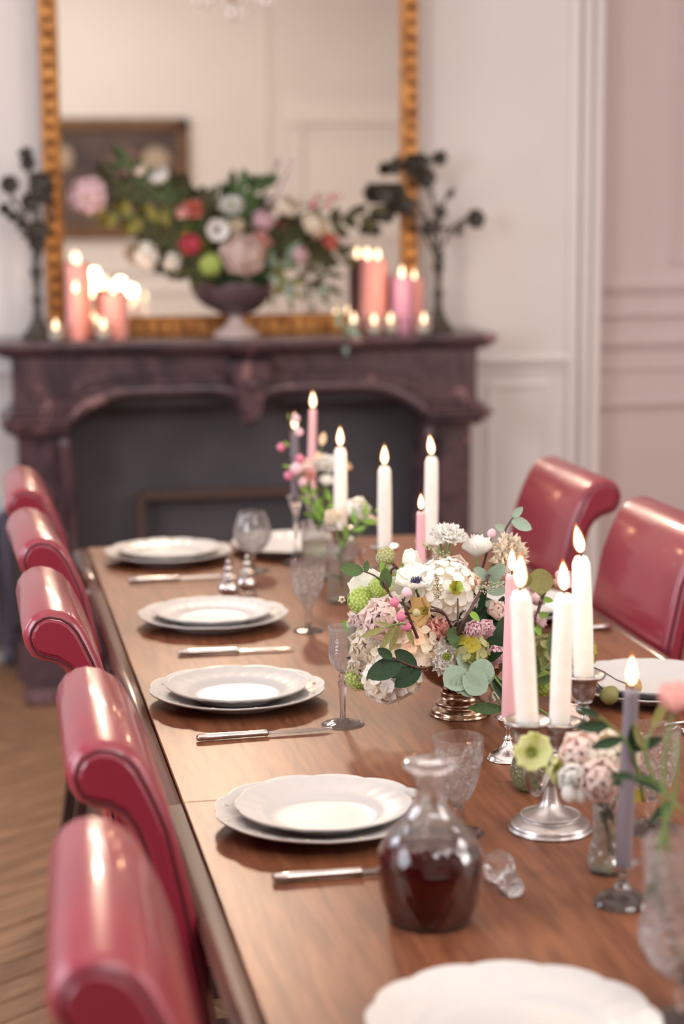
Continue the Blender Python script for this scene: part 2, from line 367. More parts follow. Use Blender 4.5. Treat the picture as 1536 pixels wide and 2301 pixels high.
# the wall behind the camera, seen only in the mirror
fy=YB
def ymold(x0,x1,z0,z1):
    mb=MB(); w,d=.035,.02
    for a,b,c,e in((x0,x1,z0-w/2,z0+w/2),(x0,x1,z1-w/2,z1+w/2)): mb.box(a,b,fy,fy+d,c,e,bev=.004)
    for a,b in((x0-w/2,x0+w/2),(x1-w/2,x1+w/2)): mb.box(a,b,fy,fy+d,z0,z1,bev=.004)
    mb.build('panel_moulding',M_['trim'],wf,False)
ymold(2.5,3.5,.2,2.18); ymold(-.4,2.25,1.0,2.95); ymold(-.4,2.25,.2,.85)
MB().box(2.4,3.6,fy,fy+.03,2.05,2.22,bev=.006).build('door_lintel',M_['trim'],wf,False)
MB().box(2.55,3.45,fy,fy+.02,1.2,1.9,bev=.006).build('raised_panel',M_['trim'],wf,False)
# ================================================================== fireplace
MX0,MX1,MZ,MYF=.10,1.715,1.088,6.15; MC=(MX0+MX1)/2
fp=thing('mantelpiece','dark veined marble fireplace mantelpiece under the gilt mirror','fireplace',(MC,YW,0))
def P2(x): return x-MC
def fpb(name,mb,m='marble',smooth=False,**k):
    return mb.build(name,M_[m],fp,smooth,**k)
# shelf: serpentine front, moulded edge
def shelf(outs,prof_z,xe0,xe1,ybase):
    mb=MB(); n=40; vs=[]; rows=[]
    for (off,z) in outs:
        row=[]
        for i in range(n+1):
            t=i/n; x=xe0-off+(xe1-xe0+2*off)*t; u=abs(2*t-1); bulge=.035*math.cos(u*PI)*(.5 if u>.5 else 1)
            row.append((x-MC,ybase-off-bulge-YW,z))
        row=[(row[0][0],-.002,z)]+row+[(row[-1][0],-.002,z)]; rows.append(row)
    k=len(rows[0]); vs=[v for r in rows for v in r]
    fs=[(r*k+i,r*k+i+1,(r+1)*k+i+1,(r+1)*k+i) for r in range(len(rows)-1) for i in range(k-1)]
    fs.append(tuple(range(k))[::-1]); fs.append(tuple((len(rows)-1)*k+i for i in range(k))); mb.add(vs,fs); return mb
fpb('shelf',shelf([(-.045,1.035),(-.03,1.04),(-.012,1.05),(0,1.062),(.004,1.075),(0,MZ)],0,MX0,MX1,MYF+.02))
# frieze with arched opening, keystone
def arch_z(x):                                   # lower edge of the header across the opening
    u=abs(x-MC)/.60; 
    if u>=1: return .80
    z=.905 if u<.62 else .905-.105*((u-.62)/.38)**2
    return z-.03*math.exp(-(u/.10)**2)
mb=MB(); n=60; x0,x1=MX0+.055,MX1-.055; pts=[x0+(x1-x0)*i/n for i in range(n+1)]
for yy in(MYF+.07,MYF+.20):
    pass
vs=[];
for yy in(MYF+.07,MYF+.20):
    for x in pts: vs.append((x-MC,yy-YW,1.037))
    for x in pts: vs.append((x-MC,yy-YW,arch_z(x) if abs(x-MC)<.60 else .80))
k=n+1; fs=[]
for i in range(n):
    fs+= [(i,i+k,i+k+1,i+1),(2*k+i,2*k+i+1,3*k+i+1,3*k+i),(k+i,3*k+i,3*k+i+1,k+i+1),(i,i+1,2*k+i+1,2*k+i)]
fs+=[(0,2*k,3*k,k),(k-1,2*k-1,4*k-1,3*k-1)]
mb.add(vs,fs); fpb('frieze',mb)
# moulding that follows the arch
pl=[(x-MC,MYF+.062-YW,arch_z(x)+.022) for x in [MC-.60+1.2*i/48 for i in range(49)]]
fpb('arch_moulding',MB().tube(pl,.020,10),smooth=True)
for sx in(-1,1):
    q=[(sx*(.10+.42*t),MYF+.066-YW,.985+.012*math.sin(t*PI)-.02*t) for t in [i/12 for i in range(13)]]
    q+= [(sx*(.52+.03*math.sin(a)),MYF+.066-YW,.93+.035*math.cos(a)) for a in [PI*i/8 for i in range(9)]]
    q+= [(sx*(.52-.42*t),MYF+.066-YW,.925) for t in [i/10 for i in range(11)]]
    fpb('frieze_moulding',MB().tube(q,.008,6),smooth=True)
# keystone cartouche
mb=MB(); prof=[(-.075,1.03),(-.085,.98),(-.06,.93),(-.05,.87),(-.025,.815),(0,.80),(.025,.815),(.05,.87),(.06,.93),(.085,.98),(.075,1.03)]
for a,b in((0,.05),):
    vs=[(x,MYF+.07-YW-.0,z) for x,z in prof]+[(x*.72,MYF+.015-YW,.93+(z-.93)*.8) for x,z in prof]
    kk=len(prof); fs=[(i,i+1,i+1+kk,i+kk) for i in range(kk-1)]+[tuple(range(kk,2*kk))[::-1],(kk-1,0,kk,2*kk-1)]
    mb.add(vs,fs)
mb.lathe([(0,-.02),(.02,-.014),(.028,0),(.02,.014),(0,.02)],16,M=Matrix.Translation((0,MYF+.02-YW,.94)))
fpb('keystone',mb)
# capitals and jambs
for sx in(-1,1):
    c=(MX0+.055 if sx<0 else MX1-.055)-MC
    def X(a): return c-sx*a*-1 if False else c+(-sx)*a
    def bxx(mb,a0,a1,y0,y1,z0,z1,b=.004):
        p,q=sorted((X(a0),X(a1))); mb.box(p,q,y0-YW,y1-YW,z0,z1,bev=b)
    mb=MB()
    for z0,z1,o in((.865,.885,.0),(.845,.865,.018),(.825,.845,.042),(.806,.825,.03),(.79,.806,.01)):
        bxx(mb,-o,.16+o*.3,MYF+.05-o,YW-.002,z0,z1,.006)
    fpb('capital',mb)
    mb=MB(); bxx(mb,.012,.155,MYF+.09,YW-.002,.12,.79); bxx(mb,-.01,.17,MYF+.06,YW-.002,0,.12); fpb('jamb',mb)
    mb=MB(); bxx(mb,.04,.125,MYF+.075,MYF+.095,.55,.75); bxx(mb,.04,.125,MYF+.075,MYF+.095,.16,.50); fpb('jamb_panel',mb)
    q=[(X(.155+.02*math.sin(PI*t)),MYF+.10-YW-.03*math.cos(t*PI*2),.79-.67*t) for t in [i/20 for i in range(21)]]
    fpb('scroll_moulding',MB().tube(q,.022,8),smooth=True)
mb=MB(); mb.box(-.64,.64,-.012,-.004,0,.95); fpb('firebox_back',mb,'fire')
mb=MB(); mb.box(-.64,-.60,-.20,-.01,0,.9); mb.box(.60,.64,-.20,-.01,0,.9); mb.box(-.6,.6,-.20,-.01,.87,.93); fpb('firebox_side',mb,'fire')
mb=MB(); mb.box(-.34,.28,-.12,-.08,.545,.575,bev=.006); mb.box(-.36,-.33,-.12,-.08,0,.56,bev=.006); mb.box(.27,.30,-.12,-.08,0,.56,bev=.006); fpb('iron_surround',mb,'firerim')
fpb('hearth_slab',MB().box(-.75,.75,-.62,-.005,.001,.02,bev=.004))
M_['paint1']=mat('dull_cream_paint',(168,150,130),.6); M_['paint2']=mat('umber_paint',(104,80,74),.6); M_['paint3']=mat('dark_green_paint',(58,60,50),.6)
# ================================================================== mirror
mi=thing('mirror','large gilt framed mirror standing on the marble mantelpiece','mirror',(0,6.42,0))
mx0,mx1,mz0,mz1=.278,1.507,MZ+.001,2.75; fw=.052
def fr(name,x0,x1,z0,z1,y0,y1,m='gold'): return MB().box(x0,x1,y0,y1,z0,z1,bev=.006).build(name,M_[m],mi,False)
fr('frame_rail',mx0,mx1,mz0,mz0+fw,-.02,.05); fr('frame_rail',mx0,mx1,mz1-fw,mz1,-.02,.05)
fr('frame_stile',mx0,mx0+fw,mz0+fw,mz1-fw,-.02,.05); fr('frame_stile',mx1-fw,mx1,mz0+fw,mz1-fw,-.02,.05)
bead=MB().lathe([(0,-.010),(.007,-.008),(.010,0),(.007,.008),(0,.010)],8,M=Matrix.Rotation(PI/2,4,'X')).mesh('carved_bead',M_['goldd'])
zz=mz0+.09
while zz<2.25:
    for x in(mx0+fw*.5,mx1-fw*.5): inst('carved_bead',bead,mi,Matrix.Translation((x,-.022,zz))@Matrix.Scale(1.25,4))
    zz+=.048
xx=mx0+.08
while xx<mx1-.05: inst('carved_bead',bead,mi,Matrix.Translation((xx,-.022,mz0+fw*.5))); xx+=.04
for a in((mx0+fw,mx0+fw+.008,mz0+fw,mz1-fw),(mx1-fw-.008,mx1-fw,mz0+fw,mz1-fw),(mx0+fw,mx1-fw,mz0+fw,mz0+fw+.008)): fr('inner_bead',a[0],a[1],a[2],a[3],-.008,.03)
mg=bpy.data.materials.new('silvered_glass'); mg.use_nodes=True; b=mg.node_tree.nodes['Principled BSDF']; b.inputs['Metallic'].default_value=1; b.inputs['Roughness'].default_value=.015; b.inputs['Base Color'].default_value=lin((246,243,236))+(1,)
MB().box(mx0+.03,mx1-.03,.0,.01,mz0+.03,mz1-.03).build('mirror_glass',mg,mi,False)
# painting on the wall behind the camera
pt=thing('framed_painting','dark still life painting in a gilt frame, reflected in the mirror','painting',(1.1,YB+.002,1.66))
MB().box(-.62,.52,0,.02,-.36,.36).build('canvas',M_['canvas'],pt,False)
mb=MB(); mb.box(-.68,.58,0,.05,.34,.43,bev=.01); mb.box(-.68,.58,0,.05,-.43,-.34,bev=.01); mb.box(-.68,-.60,0,.05,-.43,.43,bev=.01); mb.box(.50,.58,0,.05,-.43,.43,bev=.01)
mb.build('frame',M_['oldframe'],pt,False)
for x,z,rx,rz,c in((.34,.12,.12,.11,'paint1'),(-.32,.14,.07,.10,'paint1'),(.05,-.1,.2,.10,'paint3'),(.12,.12,.16,.14,'paint2')):
    MB().lathe([(0,.004),(.6,.003),(1,0)],20,M=Matrix.Translation((x,.02,z))@Matrix.Diagonal((rx,1,rz,1))@Matrix.Rotation(-PI/2,4,'X')).build('painted_form',M_[c],pt)
# chandelier (seen in the mirror only)
ch=thing('chandelier','gilt and crystal chandelier hanging above the table, seen in the mirror','chandelier',(1.30,3.6,2.36))
MB().tube([(0,0,.10),(0,0,.93)],.012,8).build('rod',M_['gold'],ch)
MB().lathe(smoothprof([(0,.06),(.05,.09),(.03,.16),(.06,.22),(.02,.32),(.03,.5)]),16).build('body',M_['gold'],ch)
drop=MB().lathe([(0,-.03),(.014,-.012),(.016,0),(.006,.018),(0,.024)],8).mesh('crystal_drop',M_['silver'],False)
inst('crystal_drop',drop,ch,Matrix.Translation((0,0,0.02))@Matrix.Scale(1.5,4))
for i in range(8):
    a=i*PI/4; c,s=math.cos(a),math.sin(a)
    MB().tube(bez((.03*c,.03*s,.2),(.25*c,.25*s,.02),(.30*c,.30*s,.22)),.007,6).build('arm',M_['gold'],ch)
    MB().lathe([(.0,.0),(.035,.012),(.036,.016),(.012,.02),(.012,.09),(0,.09)],12,M=Matrix.Translation((.3*c,.3*s,.22))).build('candle_cup',M_['gold'],ch)
    inst('bulb',MB().lathe([(0,0),(.012,.012),(.013,.03),(0,.055)],10).mesh('bulb',emit_mat('warm_bulb',(255,206,140),3.) if i==0 else bpy.data.materials['warm_bulb']),ch,Matrix.Translation((.3*c,.3*s,.31)))
    inst('crystal_drop',drop,ch,Matrix.Translation((.3*c,.3*s,.18))); inst('crystal_drop',drop,ch,Matrix.Translation((.16*c,.16*s,.07)))
# ================================================================== dining table
TZ=.75; TX0,TX1,TY0,TY1=.235,1.19,.35,4.41
tb=thing('dining_table','long polished walnut dining table laid with white plates','table',((TX0+TX1)/2,2.4,0)); ox,oy=tb.location.x,tb.location.y
def tbx(name,x0,x1,y0,y1,z0,z1,m,b=.003,lab=None): return MB().box(x0-ox,x1-ox,y0-oy,y1-oy,z0,z1,bev=b).build(name,M_[m],tb,False,label=lab)
seams=[TY0,1.04,2.48,3.92,TY1]
for a,b in zip(seams[:-1],seams[1:]):
    tbx('table_leaf',TX0+.031,TX1-.031,a+.0004,b-.0004,TZ-.03,TZ,'table',.0012)
for xa,xb in((TX0,TX0+.028),(TX1-.028,TX1)):
    for a,b in((TY0,2.48),(2.48,3.92),(3.92,TY1)):
        mb=MB(); s=1 if xa<.5 else -1; xo,xi=(xa,xb) if s>0 else (xb,xa)
        pr=[(xi,TZ-.002),(xo+s*.010,TZ-.003),(xo+s*.003,TZ-.007),(xo,TZ-.014),(xo+s*.002,TZ-.022),(xo+s*.012,TZ-.028),(xo+s*.012,TZ-.04),(xi,TZ-.04)]
        k=len(pr); vs=[(x-ox,y-oy,z) for y in(a+.0006,b-.0006) for x,z in pr]; fs=[(i,(i+1)%k,(i+1)%k+k,i+k) for i in range(k)]+[tuple(range(k))[::-1],tuple(range(k,2*k))]
        mb.add(vs,fs); mb.build('edge_strip',M_['edge'],tb,True)
        me=tb.children[-1].data; me.polygons.foreach_set('use_smooth',[False]*len(me.polygons))
tbx('apron',TX0+.06,TX0+.085,TY0+.08,TY1-.08,.64,TZ-.03,'dark'); tbx('apron',TX1-.085,TX1-.06,TY0+.08,TY1-.08,.64,TZ-.03,'dark')
tbx('apron',TX0+.06,TX1-.06,TY1-.085,TY1-.06,.64,TZ-.03,'dark')
for x in(TX0+.1,TX1-.1):
    for y in(TY0+.14,TY1-.14):
        MB().lathe(smoothprof([(.022,0),(.03,.03),(.02,.06),(.035,.25),(.045,.45),(.025,.52),(.045,.56),(.045,.65)]),16,M=Matrix.Translation((x-ox,y-oy,0))).build('leg',M_['dark'],tb)
# ================================================================== scroll-back chairs
def chair_parts(hw):
    f=[(.0,.954),(.018,.950),(.034,.940),(.046,.925),(.056,.905),(.067,.880),(.078,.85),(.095,.77),(.113,.68),(.127,.58),(.137,.48),(.140,.40)]
    bk=[(.098,.40),(.092,.48),(.080,.58),(.066,.68),(.050,.77),(.036,.825),(.028,.848),(.018,.864),(.004,.874),(-.012,.878)]
    sc=[(-.027,.885),(-.036,.899),(-.040,.915),(-.036,.931),(-.027,.944),(-.013,.952)]
    pr=f+bk+sc; n=len(pr); pv=[Vector(p) for p in pr]
    nor=[]
    for i in range(n):
        t=(pv[(i+1)%n]-pv[i-1]).normalized(); nor.append(Vector((t.y,-t.x)))     # profile runs clockwise: inward normal
    cen=Vector((.05,.8))
    if (pv[2]+nor[2]*.01-Vector((.0,.915))).length>(pv[2]-Vector((.0,.915))).length: nor=[-a for a in nor]
    rings=[(-hw-.004,.013),(-hw-.001,.006),(-hw+.004,.0015),(-hw+.012,0),(hw-.012,0),(hw-.004,.0015),(hw+.001,.006),(hw+.004,.013)]
    vs=[]
    for y,d in rings:
        for i in range(n): q=pv[i]+nor[i]*d; vs.append((q.x,y,q.y))
    fs=[]
    for r in range(len(rings)-1):
        for i in range(n): a=r*n+i;b=r*n+(i+1)%n; fs.append((a,b,b+n,a+n))
    back=MB().add(vs,fs).mesh('backrest',M_['leather'])
    sides=[]
    for s in(-1,1):
        v2=[]; f2=[]
        for y,d in((hw+.0035,.0125),(hw+.007,.016)):
            for i in range(n): q=pv[i]+nor[i]*d; v2.append((q.x,s*y,q.y))
        for i in range(n): f2.append((i,(i+1)%n,(i+1)%n+n,i+n))
        f2.append(tuple(range(n,2*n))); sides.append(MB().add(v2,f2).mesh('side_panel',M_['leather2'],False))
    pip=[]
    for s in(-1,1):
        q=[(pv[i]+nor[i]*.0095) for i in range(n)]; q.append(q[0]); pip.append(MB().tube([(p.x,s*(hw+.0035),p.y) for p in q],.0016,5).mesh('stitched_seam',M_['seam']))
    seat=MB().box(.10,.52,-hw,hw,.39,.475,bev=.02).mesh('seat',M_['leather'],True)
    rail=MB().box(.10,.51,-hw+.01,hw-.01,.34,.39,bev=.005).mesh('seat_frame',M_['dark'],False)
    legs=[]
    for x,dx in((.48,0),(.12,-.06)):
        for s in(-1,1):
            mb=MB(); a=.020; b=.013; y=s*(hw-.035)
            vs=[(x-a,y-a,.36),(x+a,y-a,.36),(x+a,y+a,.36),(x-a,y+a,.36),(x+dx-b,y-b,0),(x+dx+b,y-b,0),(x+dx+b,y+b,0),(x+dx-b,y+b,0)]
            legs.append(mb.add(vs,[(0,1,2,3),(7,6,5,4),(0,4,5,1),(1,5,6,2),(2,6,7,3),(3,7,4,0)]).mesh('leg',M_['dark'],False))
    return back,sides,pip,seat,rail,legs
CPL=chair_parts(.180); CPR=chair_parts(.195)
def chair(x,y,rz,label,grp):
    t=thing('dining_chair',label,'chair',(x,y,0),rz,grp); b,sd,pp,st,rl,lg=CPL if x<.7 else CPR
    inst('backrest',b,t)
    for s in sd: inst('side_panel',s,t)
    for s in pp: inst('stitched_seam',s,t)
    inst('seat',st,t); inst('seat_frame',rl,t)
    for l in lg: inst('leg',l,t)
    return t
g='red leather chairs along the window side of the table'
chair(.096,1.645,math.radians(-3),'red leather scroll-back chair nearest the camera, first of the row',g)
chair(.138,2.255,math.radians(-1),'red leather scroll-back chair, second from the camera beside the decanter place',g)
chair(.112,2.955,0,'red leather scroll-back chair, third of the row, with a clear dark stitched seam',g)
chair(.118,3.565,math.radians(2),'red leather scroll-back chair, fourth of the row, before the last',g)
chair(.118,4.165,0,'red leather scroll-back chair, last of the row by the fireplace',g)
g='red leather chairs on the far side of the table'
chair(1.298,4.03,PI,'red leather chair across the table, farther one, nearer the fireplace',g)
chair(1.300,3.42,PI+.02,'red leather chair across the table, cut by the picture edge, beside the big plate',g)
# ================================================================== plates
def plate_mesh(r,sc,seed,dz=0.):
    rr=[(0,.004),(r*.30,.004),(r*.50,.0045),(r*.60,.006),(r*.66,.0105),(r*.72,.0135),(r*.86,.0170),(r*.97,.0215),(r,.0230),(r*1.004,.0215),(r*.98,.0190),(r*.86,.0145),(r*.70,.0095),(r*.63,.003),(r*.58,.0),(r*.55,.0),(r*.54,.0022),(0,.0022)]
    def fn(a,z,an,i):
        e=max(0,(a/r-.72)/.28)
        w=abs(math.cos(an*sc/2+seed))**.7
        return a*(1-.028*e*(1-w)), z+.0016*e*w+(.0006*math.sin(an*sc*2) if .72<a/r<.97 else 0)
    return MB().lathe(smoothprof(rr,2),144,fn).mesh('plate',M_['china'])
PLB=plate_mesh(.139,12,0.); PLT=plate_mesh(.112,12,.6); PLS=plate_mesh(.108,10,.3)
well=MB().lathe([(.0672,.0083),(.0680,.0093),(.0690,.0096),(.0700,.0090)],64,cap=False)
def setting(x,y,where,knife=True,kdx=-.09,kdy=-.215,krz=.06,top='t',klen=1.,side=1,off=(0,0)):
    a=thing('charger_plate','large scalloped porcelain plate, '+where,'plate',(x,y,TZ),R_.random(),'white plates on the table')
    inst('dish',PLB,a); mb=MB()
    for q in range(12):                       # tiny gilt relief dots on the rim
        an=2*PI*q/12; mb.lathe([(0,.0012),(.0022,.0005),(.0028,0)],6,M=Matrix.Translation((.125*math.cos(an),.125*math.sin(an),.0206)))
    mb.build('rim_relief',M_['chinag'],a,kind='stuff')
    b=thing('dinner_plate','smaller porcelain plate on the large one, '+where,'plate',(x+off[0],y+off[1],TZ+.0064),R_.random(),'white plates on the table')
    inst('dish',PLT if top=='t' else PLS,b)
def knife(x,y,rz,where,s=1.):
    t=thing('table_knife','silver table knife lying '+where,'knife',(x,y,TZ),rz,'silver knives')
    mb=MB()
    sec=[(0,.0035),(.002,.0052),(.02,.0056),(.06,.0050),(.098,.0046),(.104,.0054),(.107,.0036)]
    vs=[];fs=[];seg=12
    for xx,r in sec:
        for j in range(seg): an=2*PI*j/seg; vs.append((xx*s,r*1.25*math.cos(an),.0060+r*.95*math.sin(an)))
    for i in range(len(sec)-1):
        for j in range(seg): a=i*seg+j;b=i*seg+(j+1)%seg; fs.append((a,a+seg,b+seg,b))
    fs+=[tuple(range(seg)),tuple((len(sec)-1)*seg+j for j in range(seg))[::-1]]
    mb.add(vs,fs); mb.build('handle',M_['silver'],t)
    mb=MB(); bl=[(.104,-.004,.004),(.112,-.006,.0045),(.14,-.0075,.0055),(.17,-.008,.0055),(.19,-.0065,.005),(.204,-.001,.003)]
    vs=[]
    for xx,y0,y1 in bl:
        for yy,zz in((y0,.0045),(y1,.0045),(y1,.0066),(y0,.0052)): vs.append((xx*s,yy,zz))
    fs=[(i*4+j,i*4+(j+1)%4,(i+1)*4+(j+1)%4,(i+1)*4+j) for i in range(len(bl)-1) for j in range(4)]+[(3,2,1,0),tuple(len(vs)-4+j for j in range(4))]
    mb.add(vs,fs); mb.build('blade',M_['steel'],t,False)
setting(.430,4.215,'farthest place, window side')
setting(.443,3.548,'beside the salt and pepper')
setting(.409,2.984,'beside the engraved cordial glass')
setting(.430,2.352,'behind the wine decanter',off=(.0,.0))
a=thing('charger_plate','single large scalloped porcelain plate nearest the camera, cut by the picture edge','plate',(.487,1.680,TZ),.3,'white plates on the table'); inst('dish',PLB,a)
setting(1.060,2.89,'across the table beside the grey candle')
setting(1.005,3.50,'across the table behind the tall candles',off=(.012,0))
a=thing('charger_plate','white plate at the far table end behind the tall glass vase','plate',(.715,4.26,TZ),0,'white plates on the table'); inst('dish',PLB,a)
knife(.318,2.765,.055,'below the third plate, blade toward the cordial glass')
knife(.351,3.309,-.02,'below the plate beside the salt and pepper')
knife(.322,3.978,.02,'below the plate nearest the fireplace')
knife(.333,2.155,.0,'below the plate behind the decanter')
knife(1.15,3.345,PI,'across the table behind the tall candles')
ft=thing('table_fork','silver fork lying across the table by the big plate','fork',(1.01,2.69,TZ),.18)
mb=MB(); mb.tube([(0,0,.004),(.05,0,.006),(.11,0,.004),(.135,0,.008)],[.0035,.0028,.002,.004],8); mb.build('handle',M_['silver'],ft)
mb=MB(); [mb.tube([(.133,q,.008),(.15,q,.006),(.185,q,.010)],[.0016,.0014,.0008],6) for q in(-.0075,-.0025,.0025,.0075)]; mb.build('tines',M_['silver'],ft)
knife(1.02,2.645,.25,'across the table in front of the big plate')
# ================================================================== candles
FLC=MB().lathe(smoothprof([(0,0),(.0040,.003),(.0066,.010),(.0062,.018),(.0036,.028),(0,.036)],3),14).mesh('flame',M_['flame'])
FLE=MB().lathe(smoothprof([(0,-.001),(.0052,.002),(.0084,.010),(.0078,.019),(.0048,.031),(0,.041)],3),14).mesh('flame_edge',M_['flameb'])
def flame(t,z,sc=1.,lean=0.,x=0.,y=0.):
    M=Matrix.Translation((x,y,z))@Matrix.Rotation(lean,4,'Y')@Matrix.Scale(sc,4)
    f=inst('flame',FLC,t,M); inst('flame_edge',FLE,f)
def candle(name,p,r0,r1,h,m,label,cat='candle',grp=None,fs=1.,lean=0.,tip='cone',dx=0.,flames=None,kind='taper_candle'):
    """candle standing at p; dx leans its top sideways"""
    t=thing(name,label,cat,p,0,grp); mb=MB()
    if tip=='cone': pr=[(r0*.98,0),(r0,.003),(r0,h*.5),(r1,h-.012),(r1*.97,h-.009),(r1*.72,h-.002),(r1*.60,h),(0,h-.001)]
    elif tip=='pillar': pr=[(r0*.97,0),(r0,.004),(r0,h*.5),(r1,h-.006),(r1*.96,h-.001),(r1*.84,h),(r1*.74,h-.006),(0,h-.010)]
    else: pr=[(r0,0),(r0,.003),(r0*.95+r1*.05,h*.5),(r1,h-.008),(r1*1.02,h-.004),(r1*.8,h),(0,h-.001)]
    n=[(0,0)]+pr
    mb.lathe(n,28,fn=(lambda r,z,an,i:(r*(1+.012*math.sin(6*an+z*40)),z))); mb.v=[(x+dx*(z/h),y,z) for x,y,z in mb.v]
    mb.build('wax_body',M_[m],t)
    for fx,fy in (flames or [(0,0)]):
        zt=h-(.010 if tip=='pillar' else .001)
        MB().tube([(dx+fx,fy,zt-.002),(dx+fx,fy,zt+.005),(dx+fx+.001,fy,zt+.009)],.0011,6).build('wick',M_['wick'],t)
        flame(t,zt+.0055,fs,lean,dx+fx,fy)
    return t
def pan(r,z,m,parent,x,y,cup=True):
    pr=[(0,z-.030),(.010,z-.030),(.014,z-.026),(.0165,z-.014),(.0175,z-.004),(r*.7,z-.003),(r*.92,z+.000),(r,z+.0035),(r*.97,z+.0055),(r*.86,z+.004),(r*.6,z+.001),(.0145,z+.0005),(.0145,z-.003),(0,z-.003)]
    def fn(a,zz,an,i): return (a*(1+.012*math.sin(an*46)) if abs(a-r)<.001 else a, zz)
    o=MB().lathe(pr,92,fn,M=Matrix.Translation((x,y,0))).build('drip_pan',M_[m],parent)
    k=MB().lathe(smoothprof([(0,z-.05),(.006,z-.048),(.010,z-.042),(.006,z-.036),(.012,z-.031),(0,z-.03)],3),20,M=Matrix.Translation((x,y,0))).build('socket_knop',M_[m],parent)
def candelabra(cx,cy,arms,center,label,r=.029,foot=.051,m='pewter'):
    """arms: world (x,y,zpan) of the outer lights; center: (x,y,zpan)"""
    t=thing('candelabra',label,'candelabra',(cx,cy,TZ))
    ftp=smoothprof([(0,.0),(foot*.98,.0),(foot,.004),(foot*.97,.009),(foot*.86,.013),(foot*.72,.016),(foot*.70,.019),(foot*.45,.024),(foot*.26,.033),(.0095,.046),(.0075,.060),(.011,.066),(.0085,.072),(.011,.080),(.012,.086),(0,.088)],3)
    MB().lathe(ftp,64).build('foot',M_[m],t)
    rope=[(foot*.715*math.cos(a),foot*.715*math.sin(a),.0190+.0004*math.sin(a*60)) for a in [2*PI*i/180 for i in range(181)]]
    MB().tube(rope,[.0014+.0005*math.sin(i*2.1) for i in range(181)],6).build('rope_border',M_[m],t)
    zc=center[2]-TZ
    MB().lathe(smoothprof([(0,.084),(.012,.085),(.019,.090),(.017,.096),(.009,.1),(.008,zc-.045)],3),20).build('stem',M_[m],t)
    pan(r,zc,m,t,center[0]-cx,center[1]-cy)
    for ax,ay,az in arms:
        dx,dy,dz=ax-cx,ay-cy,az-TZ
        q=bez((0,0,.088),(dx*.35,dy*.35,.050),(dx*.72,dy*.72,.070),8)+bez((dx*.72,dy*.72,.070),(dx*1.06,dy*1.06,.090),(dx,dy,dz-.048),8)[1:]
        MB().tube(q,[.0042-.0012*i/len(q) for i in range(len(q))],8).build('arm',M_[m],t)
        MB().tube([(dx*.45,dy*.45,.066),(dx*.60,dy*.60,.094),(dx*.5,dy*.5,.104),(dx*.42,dy*.42,.096)],[.0026,.0022,.002,.0014],6).build('arm_scroll',M_[m],t)
        pan(r,dz,m,t,dx,dy)
    return t
A1=atz(1184,1626,.915); A3=atz(1311,1522,.925); A2=atz(1250,1624,.888)
A2.x=(A1.x+A3.x)/2+.004; A2.y=(A1.y+A3.y)/2
candelabra(.706,2.276,[tuple(A1),tuple(A3)],tuple(A2),'low three-branched silver candelabra in front, with roped drip pans and broad round foot')
def topz(px,py,p): return aty(px,py,p.y).z
candle('dinner_candle',A1,.0136,.0130,topz(1167,1328,A1)-A1.z,'wax','white candle in the near pan of the front candelabra','candle','white candles',dx=-.010,fs=1.05)
candle('dinner_candle',A2,.0130,.0124,topz(1250,1335,A2)-A2.z,'wax','middle white candle of the front candelabra','candle','white candles',dx=.004,fs=1.0,lean=-.05)
candle('dinner_candle',A3,.0132,.0120,topz(1300,1250,A3)-A3.z,'wax','tallest white candle of the front candelabra, rising in front of the red chairs','candle','white candles',dx=-.006,fs=1.0,lean=-.2)
B1=atz(765,1190,.885); B3=atz(967,1222,.885); B2=(B1+B3)/2
candelabra(B2.x,B2.y,[tuple(B1),tuple(B3)],(B2.x,B2.y,.862),'three-branched silver candelabra behind the big flower bowl',m='silver'); B2.z=.862
candle('dinner_candle',B1,.0132,.0125,topz(766,1006,B1)-B1.z,'wax','white candle beside the white roses, first of the rear candelabra','candle','white candles')
candle('dinner_candle',B2,.0136,.0128,topz(861,1048,B2)-B2.z,'wax','middle white candle of the rear candelabra','candle','white candles',dx=0)
candle('dinner_candle',B3,.0132,.0125,topz(974,1026,B3)-B3.z,'wax','white candle of the rear candelabra, beside the thin pink taper','candle','white candles',dx=.002,lean=-.12)
def candlestick(p,label,h,m='silver',r=.028,name='candlestick'):
    t=thing(name,label,'candlestick',p); 
    pr=smoothprof([(0,0),(r,0),(r*1.02,.003),(r*.86,.009),(r*.42,.016),(.005,.028),(.0042,h*.45),(.0075,h*.5),(.0042,h*.56),(.0045,h*.72),(.0115,h*.86),(.0165,h*.97),(.0195,h),(.015,h-.001),(.0105,h-.012),(0,h-.013)],3)
    MB().lathe(pr,40).build('stem_and_foot',M_[m],t); return t
# thin tapers in their own sticks
p=atz(1140,1705,TZ); candlestick(p,'small silver candlestick holding the dusty pink taper behind the front candelabra',.060); q=Vector((p.x,p.y,TZ+.048))
zt=topz(1145,1290,q); candle('taper_candle',q,.0098,.0086,zt-q.z,'waxdusty','tall dusty pink taper beside the flower bowl and the front candles','candle','tapers',tip='flat',dx=.004,fs=.9)
p=Vector((.735,3.34,TZ)); p=Vector((aty(945,1350,3.2).x,3.2,TZ)); candlestick(p,'silver candlestick hidden behind the big flower bowl',.055); q=Vector((p.x,p.y,TZ+.043))
candle('taper_candle',q,.0086,.0074,topz(943,1150,q)-q.z,'waxdusty','slim dusty pink taper rising behind the flower bowl','candle','tapers',tip='flat',fs=.72,dx=.0)
p=atz(1398,2030,TZ); candlestick(p,'glass candlestick of the grey taper, standing before the cut vase',.050,'crystal',.031); q=Vector((p.x,p.y,TZ+.040))
candle('taper_candle',q,.0092,.0082,topz(1423,1548,q)-q.z,'waxgrey','grey lilac taper in front, burning before the big plate across the table','candle','tapers',tip='flat',dx=.006,fs=.92)
